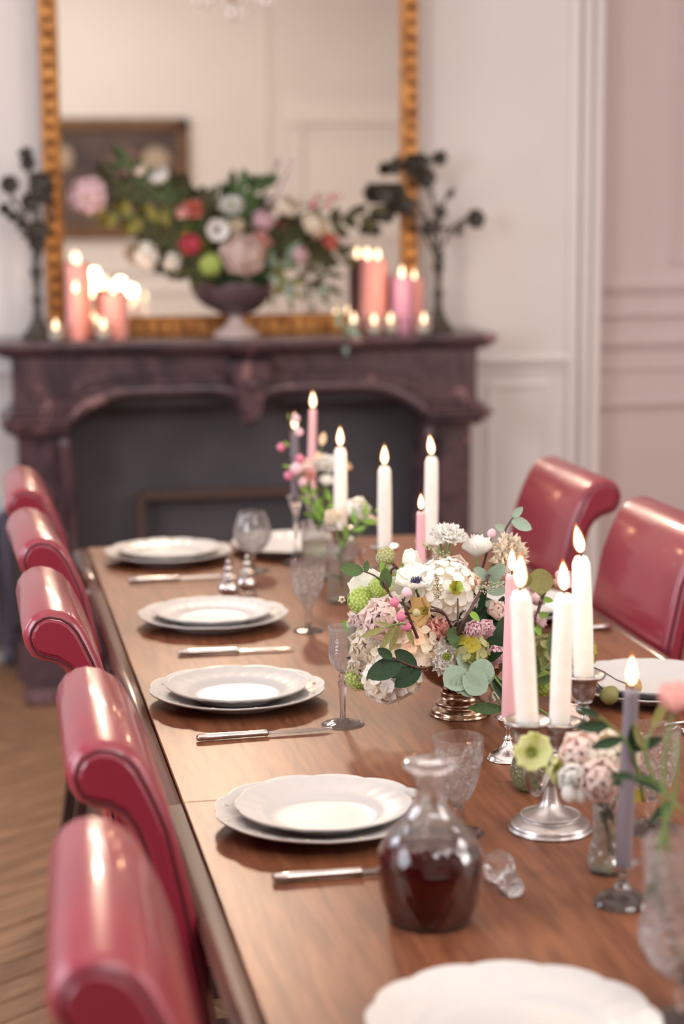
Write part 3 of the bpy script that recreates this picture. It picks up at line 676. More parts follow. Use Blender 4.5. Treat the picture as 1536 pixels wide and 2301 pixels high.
p=Vector((aty(665,1290,4.10).x,4.10,TZ)); candlestick(p,'tall glass candlestick of the lilac taper by the tall vase',.15,'crystal',.03); q=Vector((p.x,p.y,TZ+.138))
candle('taper_candle',q,.0092,.0080,topz(664,968,q)-q.z,'waxgrey','lilac grey taper beside the sprig of pink buds','candle','tapers',tip='flat',fs=.95)
p=Vector((aty(700,1290,4.22).x,4.22,TZ)); candlestick(p,'tall glass candlestick of the highest pink taper',.13,'crystal',.03); q=Vector((p.x,p.y,TZ+.118))
candle('taper_candle',q,.0094,.0080,topz(701,920,q)-q.z,'waxdusty','tallest pink taper on the table, before the fireplace','candle','tapers',tip='flat',fs=.95,dx=.006)
point('candle_glow_front',(A2.x,A2.y,A2.z+.24),.9); point('candle_glow_rear',(B2.x,B2.y,B2.z+.24),.9); point('candle_glow_taper',(.70,4.15,1.16),.5)
# ================================================================== glassware
def wall(outer,th=.0016,zb=None):
    """closed glass wall: outer profile (bottom to rim) and the same profile inset"""
    inn=[(max(r-th,.0),z+(.0 if i else .004)) for i,(r,z) in enumerate(outer)]
    return outer+[(outer[-1][0]-th*.5,outer[-1][1]+th*.4)]+inn[::-1]
def cutfn(n,a,k,z0,z1,rmin=.008):
    def fn(r,z,an,i):
        if r>rmin and z0<z<z1:
            e=min(1,(z-z0)/.006,(z1-z)/.006)
            u=(an*n/(2*PI)+z*k)%1; v=(an*n/(2*PI)-z*k)%1
            r-=a*e*max(0,1-min(abs(u-.5),abs(v-.5))*5)
        return r,z
    return fn
def goblet(name,p,label,bowl,foot_r,stem_pts,m='crystal',fn=None,seg=72,cat='glass',grp='drinking glasses'):
    t=thing(name,label,cat,p,R_.random(),grp)
    MB().lathe(smoothprof([(0,0),(foot_r,.0),(foot_r*1.01,.0015),(foot_r*.9,.0030),(foot_r*.4,.0055),(.0045,.010)],3)+[(r,z) for r,z in stem_pts]+[(0,stem_pts[-1][1])],40,
        fn=lambda r,z,an,i:(r,z+(.0006*math.cos(24*an) if r<foot_r*.9 and r>foot_r*.2 and z<.008 and z>.001 else 0))).build('stem_and_foot',M_[m],t)
    b=smoothprof(bowl,5); MB().lathe(wall(b),seg,fn,cap=True).build('bowl',M_[m],t,smooth=fn is None)
    return t
# engraved cordial glass in focus
p=atz(770,1628,TZ)
def eng(r,z,an,i):
    if .115<z<.150 and r>.01: r-=.0005*(abs(math.sin(an*12))*(1 if (z*400)%2<1 else .3))
    elif .090<z<=.115: r-=.0007*max(0,math.sin(an*10+z*260))*max(0,math.sin(an*10-z*260)+.4)
    return r,z
goblet('cordial_glass',p,'small engraved cordial glass on a tall faceted stem, left of the flower bowl',[(.004,.082),(.010,.085),(.0165,.093),(.0205,.104),(.0212,.116),(.0196,.128),(.0188,.137),(.0205,.146),(.0222,.1515)],.0305,
    [(.0040,.018),(.0046,.035),(.0062,.055),(.0078,.066),(.0045,.071),(.0072,.074),(.0045,.078),(.004,.082)],fn=eng,seg=144,m='engraved')
p=atz(693,1418,TZ)
goblet('wine_glass',p,'cut crystal wine glass on a short stem between the plates and candelabra',[(.004,.040),(.010,.046),(.018,.062),(.0265,.085),(.0305,.105),(.0318,.122),(.0316,.130)],.0265,[(.006,.016),(.0045,.020),(.0075,.024),(.0045,.029),(.0075,.034),(.004,.040)],fn=cutfn(9,.0042,26,.05,.112))
p=atz(568,1283,TZ)
goblet('brandy_glass',p,'rounded balloon brandy glass beside the farthest plate',[(.004,.037),(.012,.040),(.028,.052),(.0385,.072),(.0395,.087),(.0345,.107),(.0290,.121),(.0275,.127)],.0315,[(.006,.016),(.005,.028),(.004,.037)],fn=cutfn(14,.0018,40,.045,.085),m='crystal')
p=atz(1028,1872,TZ)
goblet('wine_glass',p,'cut crystal goblet standing behind the red wine decanter',[(.004,.036),(.010,.040),(.014,.044),(.019,.054),(.0255,.073),(.0300,.093),(.0315,.112),(.0312,.124)],.031,[(.006,.013),(.0045,.017),(.0085,.021),(.0045,.026),(.009,.031),(.005,.036)],fn=cutfn(9,.0046,24,.046,.104))
p=atz(1462,1862,TZ)
goblet('wine_glass',p,'cut crystal goblet by the picture edge, under the pink bloom',[(.004,.040),(.010,.044),(.022,.056),(.030,.078),(.0335,.100),(.0345,.120),(.0342,.132)],.037,[(.006,.013),(.0045,.018),(.0095,.024),(.0045,.031),(.009,.036),(.005,.040)],fn=cutfn(9,.0046,24,.048,.112))
# near goblet vase at the lower corner
p=Vector((.660,1.690,TZ)); GV=p.copy()
def bighob(r,z,an,i):
    if .055<z<.105: r-=.0036*abs(math.sin(an*7+z*110))*abs(math.sin(an*7-z*110))
    elif .105<=z<.17: r-=.0012*abs(math.sin(an*26+z*200))
    return r,z
goblet('goblet_vase',p,'large footed crystal goblet vase in the near corner holding a pink bloom',[(.006,.040),(.016,.046),(.033,.060),(.0440,.079),(.0450,.094),(.0410,.112),(.0400,.140),(.0410,.166),(.0420,.180)],.034,[(.007,.012),(.006,.022),(.010,.028),(.006,.034),(.006,.040)],m='crystalv',fn=bighob,seg=96,cat='vase',grp=None)
def water(p,pr,parent_label=None): pass
def vessel(name,p,label,outer,m,fn=None,seg=72,wat=None,th=.0022):
    t=thing(name,label,'vase',p,0); b=smoothprof(outer,5); MB().lathe([(0,0)]+wall(b,th)+[(0,.005)],seg,fn).build('glass_wall',M_[m],t)
    if wat:
        pr=[(max(r-th-.0006,0),z+.001) for r,z in b if .004<z<wat]; MB().lathe([(0,pr[0][1])]+pr+[(0,pr[-1][1])],40).build('water',M_['water'],t)
    return t
V1=atz(1364,1958,TZ); V2=atz(1204,1772,TZ); V3=atz(716,1300,TZ); V4=atz(768,1352,TZ)
vessel('bud_vase',V1,'small waisted cut crystal vase of white blossoms in front of the grey taper',[(.020,.0),(.0225,.006),(.0235,.016),(.0215,.028),(.0185,.040),(.0175,.060),(.0180,.078),(.0195,.092)],'crystalv',cutfn(12,.0026,30,.004,.05),wat=.07)
vessel('pressed_glass_vase',V2,'squat pale green pressed glass vase behind the front candelabra',[(.022,.0),(.030,.006),(.0345,.018),(.0345,.030),(.0315,.042),(.0275,.052),(.0285,.058)],'crystalr',wat=.045)
vessel('tall_glass_vase',V3,'tall clear glass vase of white and pink flowers near the far end',[(.030,.0),(.034,.004),(.0355,.02),(.036,.06),(.0375,.10),(.0385,.118)],'glass',wat=.085)
vessel('low_glass_vase',V4,'low clear glass vase of white roses under the rear candle',[(.024,.0),(.028,.005),(.0285,.03),(.0265,.07),(.028,.10),(.030,.118)],'glass',wat=.085)
# decanter with red wine, stopper lying beside it
D=atz(966,2066,TZ)
t=thing('decanter','cut glass ship decanter of red wine standing before the near plates','decanter',D)
body=smoothprof([(.044,.0),(.047,.004),(.0525,.022),(.0575,.048),(.0590,.066),(.0570,.080),(.0500,.094),(.0385,.108),(.0265,.121),(.0185,.136),(.0165,.152),(.0185,.166),(.0215,.172)],5)
def decf(r,z,an,i):
    if .006<z<.058 and r>.03: u=(an*16/(2*PI)+z*28)%1; v=(an*16/(2*PI)-z*28)%1; r-=.0013*max(0,1-min(abs(u-.5),abs(v-.5))*6)
    elif .080<z<.112 and r>.03: r-=.0010*abs(math.sin(an*12+z*200))
    elif .118<z<.165: r-=.0007*abs(math.sin(an*5))
    return r,z
MB().lathe([(0,0)]+wall(body,.0028)+[(0,.006)],120,decf).build('bottle',M_['decanter'],t)
wi=[(r-.0034,z+.0005) for r,z in body if z<.076 and z>.004]
MB().lathe([(0,wi[0][1])]+wi+[(0,wi[-1][1])],80,decf).build('wine',M_['wine'],t)
MB().lathe(smoothprof([(.0185,.170),(.026,.172),(.0300,.176),(.0300,.180),(.024,.182),(.0175,.181),(.0155,.176)],3),48,cap=False).build('lip_ring',M_['crystal'],t)
sa=atz(1120,1985,TZ); sb=atz(1172,2030,TZ)
M=Matrix.Translation((sa.x,sa.y,TZ+.0195))@Matrix.Rotation(math.atan2(sb.y-sa.y,sb.x-sa.x),4,'Z')@Matrix.Rotation(math.radians(102),4,'Y')
t=thing('glass_stopper','faceted crystal decanter stopper lying beside the wine decanter','stopper',M=M)
def fct(r,z,an,i): return (r*(1-.10*abs(math.sin(an*4+ (PI/8 if i%2 else 0)))) if z<.02 else r,z)
MB().lathe([(0,-.022),(.010,-.020),(.019,-.008),(.0205,.002),(.017,.010),(.009,.016),(.008,.020),(.0125,.024),(.013,.030),(.012,.042),(.0105,.050),(.006,.053),(0,.053)],24,fct).build('faceted_knob',M_['crystal'],t,False)
# salt and pepper
for px,py,w in((514,1350,'nearer one, left of the pair'),(556,1338,'farther one, right of the pair')):
    p=atz(px,py,TZ); t=thing('salt_shaker','small bulbous silver shaker on feet, '+w,'shaker',p,0,'salt and pepper')
    MB().lathe(smoothprof([(0,.010),(.010,.010),(.019,.018),(.0205,.027),(.016,.036),(.0105,.041),(.0100,.045),(.0175,.0475),(.018,.0495),(.010,.053),(.0085,.060),(.009,.066),(.005,.071),(0,.073)],3),32).build('body',M_['silver'],t)
    MB().lathe([(0,.072),(.004,.074),(.0048,.078),(.003,.082),(0,.083)],12).build('finial',M_['silver'],t)
    for a in(0.5,2.6,4.7): MB().tube([(.013*math.cos(a),.013*math.sin(a),.014),(.019*math.cos(a),.019*math.sin(a),.007),(.017*math.cos(a),.017*math.sin(a),.0018)],[.0025,.002,.0032],8).build('foot',M_['silver'],t)
# ================================================================== flowers
def petal(L,Wd,phi0,curl,cup=.25,ruf=0.,seed=0,nu=4,nv=6,tip=.45,r0=.0):
    """one petal growing along +X from the flower axis, opening angle phi0 (deg), curling up by curl (deg)"""
    vs=[];fs=[]; r=r0; z=0; rn=random.Random(seed); ph=[rn.uniform(0,6) for _ in range(3)]
    path=[]
    for i in range(nv+1):
        path.append((r,z)); a=math.radians(phi0+curl*(i+.5)/nv); r+=L/nv*math.cos(a); z+=L/nv*math.sin(a)
    for i,(pr,pz) in enumerate(path):
        v=i/nv; w=Wd*(.22+.78*min(1,v/.6)**.8)*(1-max(0,(v-tip)/(1-tip))**2.4*.88); a=math.radians(phi0+curl*v)
        nx,nz=-math.sin(a),math.cos(a)
        for j in range(nu+1):
            u=2*j/nu-1; d=cup*Wd*u*u+ruf*L*math.sin(u*4.2+ph[0]+v*2)*v*v; edge=ruf*L*.8*math.sin(u*7+ph[1])*(v>.9)
            vs.append((pr+nx*d+edge*math.cos(a),u*w,pz+nz*d+edge*math.sin(a)))
    for i in range(nv):
        for j in range(nu): k=i*(nu+1)+j; fs.append((k,k+1,k+nu+2,k+nu+1))
    return vs,fs
_mc={}
def cached(key,fn):
    if key not in _mc: _mc[key]=fn()
    return _mc[key]
def RZ(a): return Matrix.Rotation(a,4,'Z')
def SC(s): return Matrix.Scale(s,4)
# every bloom is modelled at radius 1 and scaled: returns nothing, parts go under root t
def b_peony(t,r,c,c2=None,open_=1.):
    r=r*1.25
    c2=c2 or c
    rings=[(7,12,62,1.06,.62,'petal'),(7,26,62,.98,.56,'petal'),(6,42,58,.88,.48,'petal')]
    for q,(n,phi,curl,L,w,nm) in enumerate(rings):
        me=[cached(('pe',q,s,c),lambda q=q,s=s:MB().add(*petal(L,w,phi*open_+4*s,curl,.30,.06,seed=q*5+s)).mesh('petal',M_[c])) for s in(0,1,2)]
        for i in range(n): inst('petal',me[i%3],t,SC(r)@Matrix.Translation((0,0,-.30+q*.05))@RZ(2*PI*(i+q*.5)/n+R_.uniform(-.12,.12)))
    def core():
        mb=MB(); rn=random.Random(3)
        for q,(n,phi,curl,L,w) in enumerate([(6,58,48,.74,.38),(6,72,40,.60,.30),(5,84,36,.50,.24),(4,92,30,.40,.18)]):
            for i in range(n): v,f=petal(L,w,phi,curl,.30,.09,seed=q*9+i,nu=4,nv=4); mb.add(v,f,Matrix.Translation((0,0,-.16))@RZ(2*PI*(i+q*.4)/n+rn.uniform(-.2,.2)))
        return mb.mesh('inner_petals',M_[c2])
    o=inst('inner_petals',cached(('pec',c2),core),t,SC(r)); o['kind']='stuff'
def b_rose(t,r,c,c2=None):
    r=r*1.22
    c2=c2 or c
    for q,(n,phi,curl,L,w) in enumerate([(5,20,70,1.0,.62),(5,44,62,.86,.52)]):
        me=[cached(('ro',q,s,c),lambda q=q,s=s:MB().add(*petal(L,w,phi,curl,.34,.03,seed=q*7+s+40)).mesh('petal',M_[c])) for s in(0,1)]
        for i in range(n): inst('petal',me[i%2],t,SC(r)@Matrix.Translation((0,0,-.30))@RZ(2*PI*(i+q*.5)/n))
    def core():
        mb=MB()
        for i in range(17):
            k=i/17; v,f=petal(.66-.16*k,.34-.19*k,78+10*k,26,.5,.01,seed=i,nu=4,nv=4,r0=.22*(1-k)); mb.add(v,f,Matrix.Translation((0,0,-.22))@RZ(i*2.4))
        return mb.mesh('inner_petals',M_[c2])
    o=inst('inner_petals',cached(('roc',c2),core),t,SC(r)); o['kind']='stuff'
def b_ruffle(t,r,c,center='center',rc=.30,n0=15,rings=5,ruf=.16,dome=.35):
    """scabious, carnation or dahlia: many small ruffled petals"""
    def mk():
        mb=MB(); rn=random.Random(11)
        for q in range(rings):
            n=int(n0*(1-.13*q)); L=1-.15*q
            for i in range(n):
                v,f=petal(L-rc*.5,.19+.02*q,6+15*q+rn.uniform(-8,8),18,.2,ruf,seed=rn.randint(0,999),nu=4,nv=4,tip=.7,r0=rc*.45)
                mb.add(v,f,Matrix.Translation((0,0,-.12+dome*.2*q*.6))@RZ(2*PI*(i+q*.37)/n+rn.uniform(-.1,.1)))
        return mb.mesh('ruffled_petals',M_[c])
    o=inst('ruffled_petals',cached(('ru',c,n0,rings,ruf,rc),mk),t,SC(r)); o['kind']='stuff'
    if center:
        def ce():
            mb=MB(); 
            for i in range(60):
                a=i*2.4; h=i/60; rr=rc*math.sqrt(h); z=dome*(1-h*.8); s=.042
                mb.lathe([(0,-s),(s,0),(0,s*1.3)],6,M=Matrix.Translation((rr*math.cos(a),rr*math.sin(a),z)))
            mb.lathe([(rc*1.05,-.1),(rc,.1),(rc*.6,dome*.8),(0,dome*.95)],14); return mb.mesh('flower_centre',M_[center])
        o=inst('flower_centre',cached(('ce',center,rc,dome),ce),t,SC(r)); o['kind']='stuff'
def b_carn(t,r,c,c2=None):
    def mk(cc,sd):
        mb=MB(); rn=random.Random(sd)
        for i in range(46):
            th=math.acos(1-rn.random()*1.05); v,f=petal(.62+.3*rn.random(),.24,90-math.degrees(th)*.95,10,.15,.22,seed=i,nu=5,nv=4,tip=.8); mb.add(v,f,Matrix.Translation((0,0,-.3))@RZ(rn.uniform(0,6.28)))
        return mb.mesh('ruffled_petals',M_[cc])
    o=inst('ruffled_petals',cached(('ca',c),lambda:mk(c,5)),t,SC(r)); o['kind']='stuff'
def b_hydr(t,r,c,c2=None,n=34,s=.30,sharp=0.):
    c2=c2 or c
    def fl(cc,sd):
        mb=MB(); rn=random.Random(sd)
        for i in range(4):
            v,f=petal(1,.62,4+rn.uniform(-8,14),14,.10,.05,seed=sd*4+i,nu=3,nv=4,tip=.35 if sharp else .55); mb.add(v,f,RZ(i*PI/2+rn.uniform(-.1,.1)))
        mb.lathe([(0,.02),(.08,.04),(.06,.12),(0,.14)],6); return mb.mesh('floret',M_[cc])
    for i in range(n):
        k=i*2.39996; z=1-(i+.5)/n*1.45; rr=math.sqrt(max(0,1-z*z)); d=Vector((rr*math.cos(k),rr*math.sin(k),z))
        me=cached(('hy',c if i%3 else c2,i%4,sharp),lambda i=i:fl(c if i%3 else c2,i%4)); q=R_.uniform(.85,1.1)
        inst('floret',me,t,Matrix.Translation(d*r*.86*R_.uniform(.93,1.04))@frame(d,R_.random()*3)@SC(r*s*q))
    core=cached(('hc',c),lambda:MB().lathe(smoothprof([(0,-.6),(.55,-.4),(.74,0),(.55,.5),(0,.74)],3),14).mesh('flower_head_core',M_['lime' if c in('lime','antique') else 'ivory']))
    inst('flower_head_core',core,t,SC(r))
def b_snow(t,r,c='lime',n=150,s=.13):
    def mk():
        mb=MB(); rn=random.Random(2)
        for i in range(n):
            k=i*2.39996; z=1-(i+.5)/n*1.7; rr=math.sqrt(max(0,1-z*z)); d=Vector((rr*math.cos(k),rr*math.sin(k),z)); M=Matrix.Translation(d*rn.uniform(.86,1.0))@frame(d,rn.random()*3)@SC(s)
            for a in range(5): v,f=petal(1,.5,10,10,.1,nu=2,nv=2,seed=a); mb.add(v,f,M@RZ(a*2*PI/5))
        mb.lathe(smoothprof([(0,-.7),(.6,-.5),(.84,0),(.6,.6),(0,.84)],3),14); return mb.mesh('tiny_florets',M_[c])
    o=inst('tiny_florets',cached(('sn',c,n,s),mk),t,SC(r)); o['kind']='stuff'
def b_helle(t,r,c,center='center',n=5,phi=18,w=.58,c2=None):
    for i in range(n):
        me=cached(('he',c if i%2 else (c2 or c),i%2,phi,w),lambda i=i:MB().add(*petal(1.05,w,phi+4*(i%2),26,.22,.03,seed=60+i,nu=6,nv=8,tip=.4)).mesh('petal',M_[c if i%2 else (c2 or c)]))
        inst('petal',me,t,SC(r)@Matrix.Translation((0,0,(i%2)*.03))@RZ(2*PI*i/n+R_.uniform(-.08,.08)))
    def ce():
        mb=MB()
        for i in range(26): a=i*2.4; h=.10+.20*(i/26); mb.tube([(h*.4*math.cos(a),h*.4*math.sin(a),0),(h*math.cos(a),h*math.sin(a),.24)],[.012,.03],5)
        return mb.mesh('stamens',M_[center])
    o=inst('stamens',cached(('st',center),ce),t,SC(r)); o['kind']='stuff'
def b_bud(t,r,c):
    inst('bud',cached(('bu',c),lambda:MB().lathe(smoothprof([(0,-1),(.55,-.7),(.8,0),(.6,.7),(0,1.1)],3),14,lambda a,z,an,i:(a*(1+.07*math.sin(5*an)),z)).mesh('bud',M_[c])),t,SC(r))
    me=cached('sep',lambda:MB().add(*petal(1.1,.34,62,34,.3,nu=2,nv=4,tip=.3)).mesh('sepal',M_['leafm']))
    for i in range(4): inst('sepal',me,t,SC(r)@Matrix.Translation((0,0,-1.02))@RZ(i*PI/2))
def leafmesh(kind,m):
    L,w,cp,cu={'lance':(1,.17,.35,14),'olive':(1,.13,.3,22),'oval':(1,.30,.22,22),'round':(1,.48,.12,16),'point':(1,.24,.3,-18)}[kind]
    def mk():
        vs=[];fs=[];nv=8
        a=math.radians(-cu/2); x=z=0
        for i in range(nv+1):
            v=i/nv; ww=w*math.sin(PI*min(1,.03+v*.97))**(.62 if kind in('round','oval') else .85)*(1.05-.25*v if kind!='round' else 1); 
            for j in(-2,-1,0,1,2):
                u=j/2; vs.append((x,u*ww,z+cp*ww*abs(u)+(.010*math.sin(v*22) if abs(j)==2 else 0)+(-.006 if j==0 else 0)))
            a+=math.radians(cu)/nv; x+=L/nv*math.cos(a); z+=L/nv*math.sin(a)
        for i in range(nv):
            for j in range(4): k=i*5+j; fs.append((k,k+1,k+6,k+5))
        return MB().add(vs,fs).mesh('leaf',M_[m])
    return cached(('lf',kind,m),mk)
def lframe(d,up):
    """X along d, Z near up"""
    d=Vector(d).normalized(); up=Vector(up); y=up.cross(d).normalized(); z=d.cross(y)
    return Matrix((d,y,z)).transposed().to_4x4()
def add_leaf(t,base,d,up,L,kind,m,origin):
    inst('leaf',leafmesh(kind,m),t,Matrix.Translation(Vector(base)-origin)@lframe(d,up)@SC(L))
CAMP=Vector((0,0,EYE))
BL={'peony':b_peony,'rose':b_rose,'scabious':b_ruffle,'carnation':b_carn,'hydrangea':b_hydr,'snowball':b_snow,'hellebore':b_helle,'bud':b_bud}
def flower(kind,px,py,rpx,y,ctr,label,c,sub=None,face=None,stem=True,kw=None,name=None,cat='flower',grp=None,sm='stem',leaves=0,lm='leafm',bend=.3):
    """bloom whose centre stands at distance y on the sight line through (px,py); its stem runs to the vessel at ctr"""
    p=aty(px,py,y); r=rpx*depth(p)/F; out=(p-Vector(ctr)); tocam=(CAMP-p).normalized()
    d=Vector(face) if face else (out.normalized()*1.0+tocam*.75+Vector((0,0,.15)))
    M=Matrix.Translation(p)@frame(d,R_.random()*6)
    t=thing(name or {'scabious':'scabious','rose':'garden_rose','snowball':'snowball_flower','bud':'flower_bud'}.get(kind,kind),label,cat,M=M,group=grp)
    BL[kind](t,r,c,**(kw or {}))
    if stem:
        Mi=M.inverted(); a=Vector((0,0,-.30*r if kind!='bud' else -r)); e=Mi@Vector(ctr); dn=Vector((0,0,-1))
        mid=a+dn*(e-a).length*bend
        MB().tube(bez(a,mid,e,7),[.0022]*8,6).build('stem',M_[sm],t)
        for i in range(leaves):
            bp=bez(a,mid,e,7)[1+i]; an=R_.random()*6.28
            me=leafmesh('oval',lm); inst('leaf',me,t,Matrix.Translation(bp)@lframe((math.cos(an),math.sin(an),.35),(0,0,1))@SC(R_.uniform(.025,.04)))
    return t
def sprig(name,pts,leaves,label,kind,m,cat='foliage',sm='stem',r=.0016,grp=None,buds=None,fill=0,Lr=(.03,.045)):
    """pts: world points of the stem; leaves: list of (index on stem 0..1, direction, up, length)"""
    o=Vector(pts[0]); t=thing(name,label,cat,o,0,grp)
    q=[Vector(p)-o for p in pts]; qq=[]
    for i in range(len(q)-1):
        for k in range(4):
            s=k/4; p0=q[max(i-1,0)];p1=q[i];p2=q[i+1];p3=q[min(i+2,len(q)-1)]
            qq.append(.5*((2*p1)+(-p0+p2)*s+(2*p0-5*p1+4*p2-p3)*s*s+(-p0+3*p1-3*p2+p3)*s**3))
    qq.append(q[-1]); MB().tube(qq,[r*(1-.5*i/len(qq)) for i in range(len(qq))],6).build('stem',M_[sm],t)
    for i in range(fill):
        s=.25+.75*i/max(1,fill-1); k=min(int(s*(len(qq)-1)),len(qq)-1); tg=(qq[min(k+1,len(qq)-1)]-qq[max(k-1,0)]).normalized()
        side=tg.cross((CAMP-o).normalized()).normalized()*(1 if i%2 else -1)
        d=tg*.6+side*.8+Vector((R_.uniform(-.25,.25),R_.uniform(-.25,.25),R_.uniform(-.1,.3)))
        if i==fill-1: d=tg
        L=R_.uniform(*Lr); add_leaf(t,qq[k]+o,d,(CAMP-o).normalized()+Vector((R_.uniform(-.5,.5),0,R_.uniform(0,.8))),L,kind,m,o)
    for s,d,up,L in leaves: k=min(int(s*(len(qq)-1)),len(qq)-1); add_leaf(t,qq[k]+o,d,up,L,kind,m,o)
    for s,d,rr,mm in (buds or []):
        k=min(int(s*(len(qq)-1)),len(qq)-1); d=Vector(d).normalized(); b0=qq[k]; b1=b0+d*rr*2.2
        bm=cached(('bd',mm),lambda:MB().lathe(smoothprof([(0,-1),(.7,-.6),(1,.1),(.6,.8),(0,1.05)],3),12,lambda a,z,an,i:(a*(1+.10*math.sin(5*an)),z)).mesh('bud',M_[mm]))
        bb=inst('bud',bm,t,Matrix.Translation(b1)@frame(d)@SC(rr))
        MB().tube([b0,b1-d*rr*.6],.0011,5).build('stalk',M_[sm],t)
    return t
# ================================================================== the big flower bowl in the middle of the table
BC=atz(1033,1604,TZ)
t=thing('footed_bowl','tarnished silver footed bowl holding the big white and pink bouquet','bowl',BC)
MB().lathe(smoothprof([(0,.0),(.0435,.0),(.0450,.004),(.0440,.009),(.0405,.013),(.0375,.016),(.0385,.020),(.0350,.024),(.0310,.028),(.0300,.033),(.0315,.036),(.0290,.039),(.022,.042),(0,.043)],3),64).build('foot',M_['bronze'],t)
MB().lathe(smoothprof([(0,.041),(.024,.041),(.036,.046),(.052,.056),(.064,.072),(.070,.090),(.073,.092),(.071,.094),(.067,.088),(.05,.064),(0,.052)],3),64).build('cup',M_['bronze'],t)
mb=MB(); mb.lathe(smoothprof([(0,.06),(.045,.065),(.060,.085),(.070,.105),(.075,.135),(.065,.165),(.035,.185),(0,.19)],3),20,lambda r,z,an,i:(r*(1+.06*math.sin(5*an+z*90)),z)); mb.build('moss_filling',M_['leafd'],t)
FC=(BC.x,BC.y,.86)
g='flowers in the big bowl'
def fc(kind,px,py,r,dy,label,c,**k): return flower(kind,px,py,r,BC.y+dy,FC,label,c,grp=g,**k)
# petals and heads, from the outside of the bouquet inward
fc('hellebore',838,1330,62,-.02,'large white hellebore at the upper left of the bouquet, bud sprig across it','white',face=(-.5,-.75,.5),kw=dict(w=.66,phi=30))
fc('hellebore',880,1345,52,-.05,'white hellebore facing down behind the brown curved stem','white',face=(.3,-.5,.75),kw=dict(w=.66,phi=34))
fc('hellebore',902,1268,44,.0,'white open hellebore with two broad petals above the upper left of the bouquet','white',face=(.75,-.45,.35),sm='stemr',kw=dict(w=.72,phi=44,n=4))
fc('snowball',866,1250,22,.01,'greenish round seed head beside the top left hellebore','antique',face=(-.2,-1,.1),kw=dict(n=90,s=.18),name='seed_head',sm='stemr')
fc('hellebore',769,1347,15,-.02,'tiny cream cupped flower sticking out at the far left','cream',face=(-.3,-1,.2),sm='stemr',kw=dict(phi=50,n=5,w=.66))
fc('snowball',812,1350,33,-.05,'lime green snowball flower at the left edge','lime')
fc('snowball',856,1318,27,-.07,'smaller lime green snowball flower under the white hellebore','lime')
fc('hellebore',935,1312,52,-.06,'white anemone with a navy blue centre','white',face=(-.15,-.35,.95),kw=dict(center='navy',w=.7,n=7,phi=8),name='anemone')
fc('peony',866,1392,60,-.10,'blush white peony in the left half of the bouquet','blush')
fc('hydrangea',1000,1330,84,-.05,'large white lacy flower head at the middle top of the bouquet','white',kw=dict(n=80,s=.17))
fc('snowball',930,1285,30,.05,'pale green snowball flower behind the anemone','lime')
fc('rose',1022,1276,38,.01,'pale pink rose at the top, below the white scabious','blush',face=(.1,-.7,.7))
fc('scabious',1008,1203,44,.02,'white scabious standing highest on pale green stems','white',face=(.1,-.35,.9),kw=dict(center=None,n0=19,rings=6))
fc('peony',1072,1238,44,.02,'white ranunculus seen from below with green sepals','white',face=(.05,.2,.95),kw=dict(open_=1.5),name='ranunculus')
fc('scabious',1143,1247,50,.02,'cream dahlia-like scabious at the top right of the bouquet','cream',face=(.35,-.9,.2),kw=dict(center=None,n0=24,rings=7,ruf=.22))
fc('bud',1104,1199,12,.03,'small pink bud poking out at the top','mauve',sm='stemr')
fc('rose',1058,1312,32,-.05,'peach pink rose under the green sepals','peach')
fc('hellebore',1020,1326,30,-.10,'yellow green hellebore hanging in the middle','leafy',face=(.0,-.9,.45),sm='stemr',kw=dict(w=.5,phi=40,c2='lime'))
fc('hellebore',958,1372,44,-.12,'tan veined hellebore seen from behind, in the centre','tan',face=(-.75,-.55,.1),sm='stemr',kw=dict(w=.42,phi=20,center='leafy'))
fc('carnation',975,1420,52,-.09,'salmon pink carnation in the centre','pink')
fc('rose',1113,1374,33,-.06,'pale blush garden rose right of the green stems','blush')
fc('peony',1060,1416,28,-.12,'light pink double blossom below the brown stems','mauve',face=(.15,-1,.1),name='cherry_blossom')
fc('peony',1086,1412,26,-.11,'light pink double blossom touching the pink taper','mauve',face=(.4,-1,.1),name='cherry_blossom')
fc('peony',1108,1472,27,-.10,'white pink double blossom above the coral carnation','mauve',face=(.2,-1,.1),name='cherry_blossom')
fc('carnation',1094,1484,36,-.06,'coral carnation at the lower right beside the pink taper','coral')
fc('hydrangea',1054,1462,42,-.12,'yellow green hydrangea head with a rusty petal','antique',kw=dict(n=16,s=.50,c2='leafy',sharp=1))
fc('hydrangea',1070,1425,60,.0,'muted green hydrangea head deep in the middle','antique',kw=dict(n=30,s=.36))
fc('scabious',1000,1475,48,-.12,'white scabious with a green dotted centre above the bowl','white',face=(.0,-.95,.25),kw=dict(n0=18,rings=5))
fc('hydrangea',925,1452,60,-.10,'cream and peach hydrangea head left of the white scabious','cream',kw=dict(n=30,s=.36,c2='peach',sharp=1))
fc('hydrangea',880,1478,58,-.08,'ivory hydrangea head behind the dark leaves','ivory',kw=dict(n=36,s=.32,c2='white'))
fc('peony',842,1452,62,-.06,'cream peony at the left beside the cordial glass','cream')
fc('peony',826,1395,48,-.02,'pale blush peony behind the lime snowball','blush')
fc('hydrangea',868,1528,56,-.09,'white hydrangea head hanging lowest over the table','white',face=(-.4,-.6,-.45),kw=dict(n=36,s=.34,c2='cream'))
fc('hydrangea',908,1520,46,-.10,'white hydrangea head over the left bowl rim','ivory',face=(-.2,-.7,-.3),kw=dict(n=30,s=.36,c2='white'))
fc('snowball',808,1520,34,-.04,'lime green flower head low at the left edge','lime')
fc('peony',820,1490,44,-.05,'cream peony low at the left edge','cream')
fc('hydrangea',1225,1478,52,.06,'olive green hydrangea head seen between the white candles','antique',kw=dict(n=30,s=.34,c2='leafo'))
fc('hydrangea',1300,1462,42,.08,'olive hydrangea head right of the tallest candle','leafo',kw=dict(n=20,s=.40,c2='leafy',sharp=1))
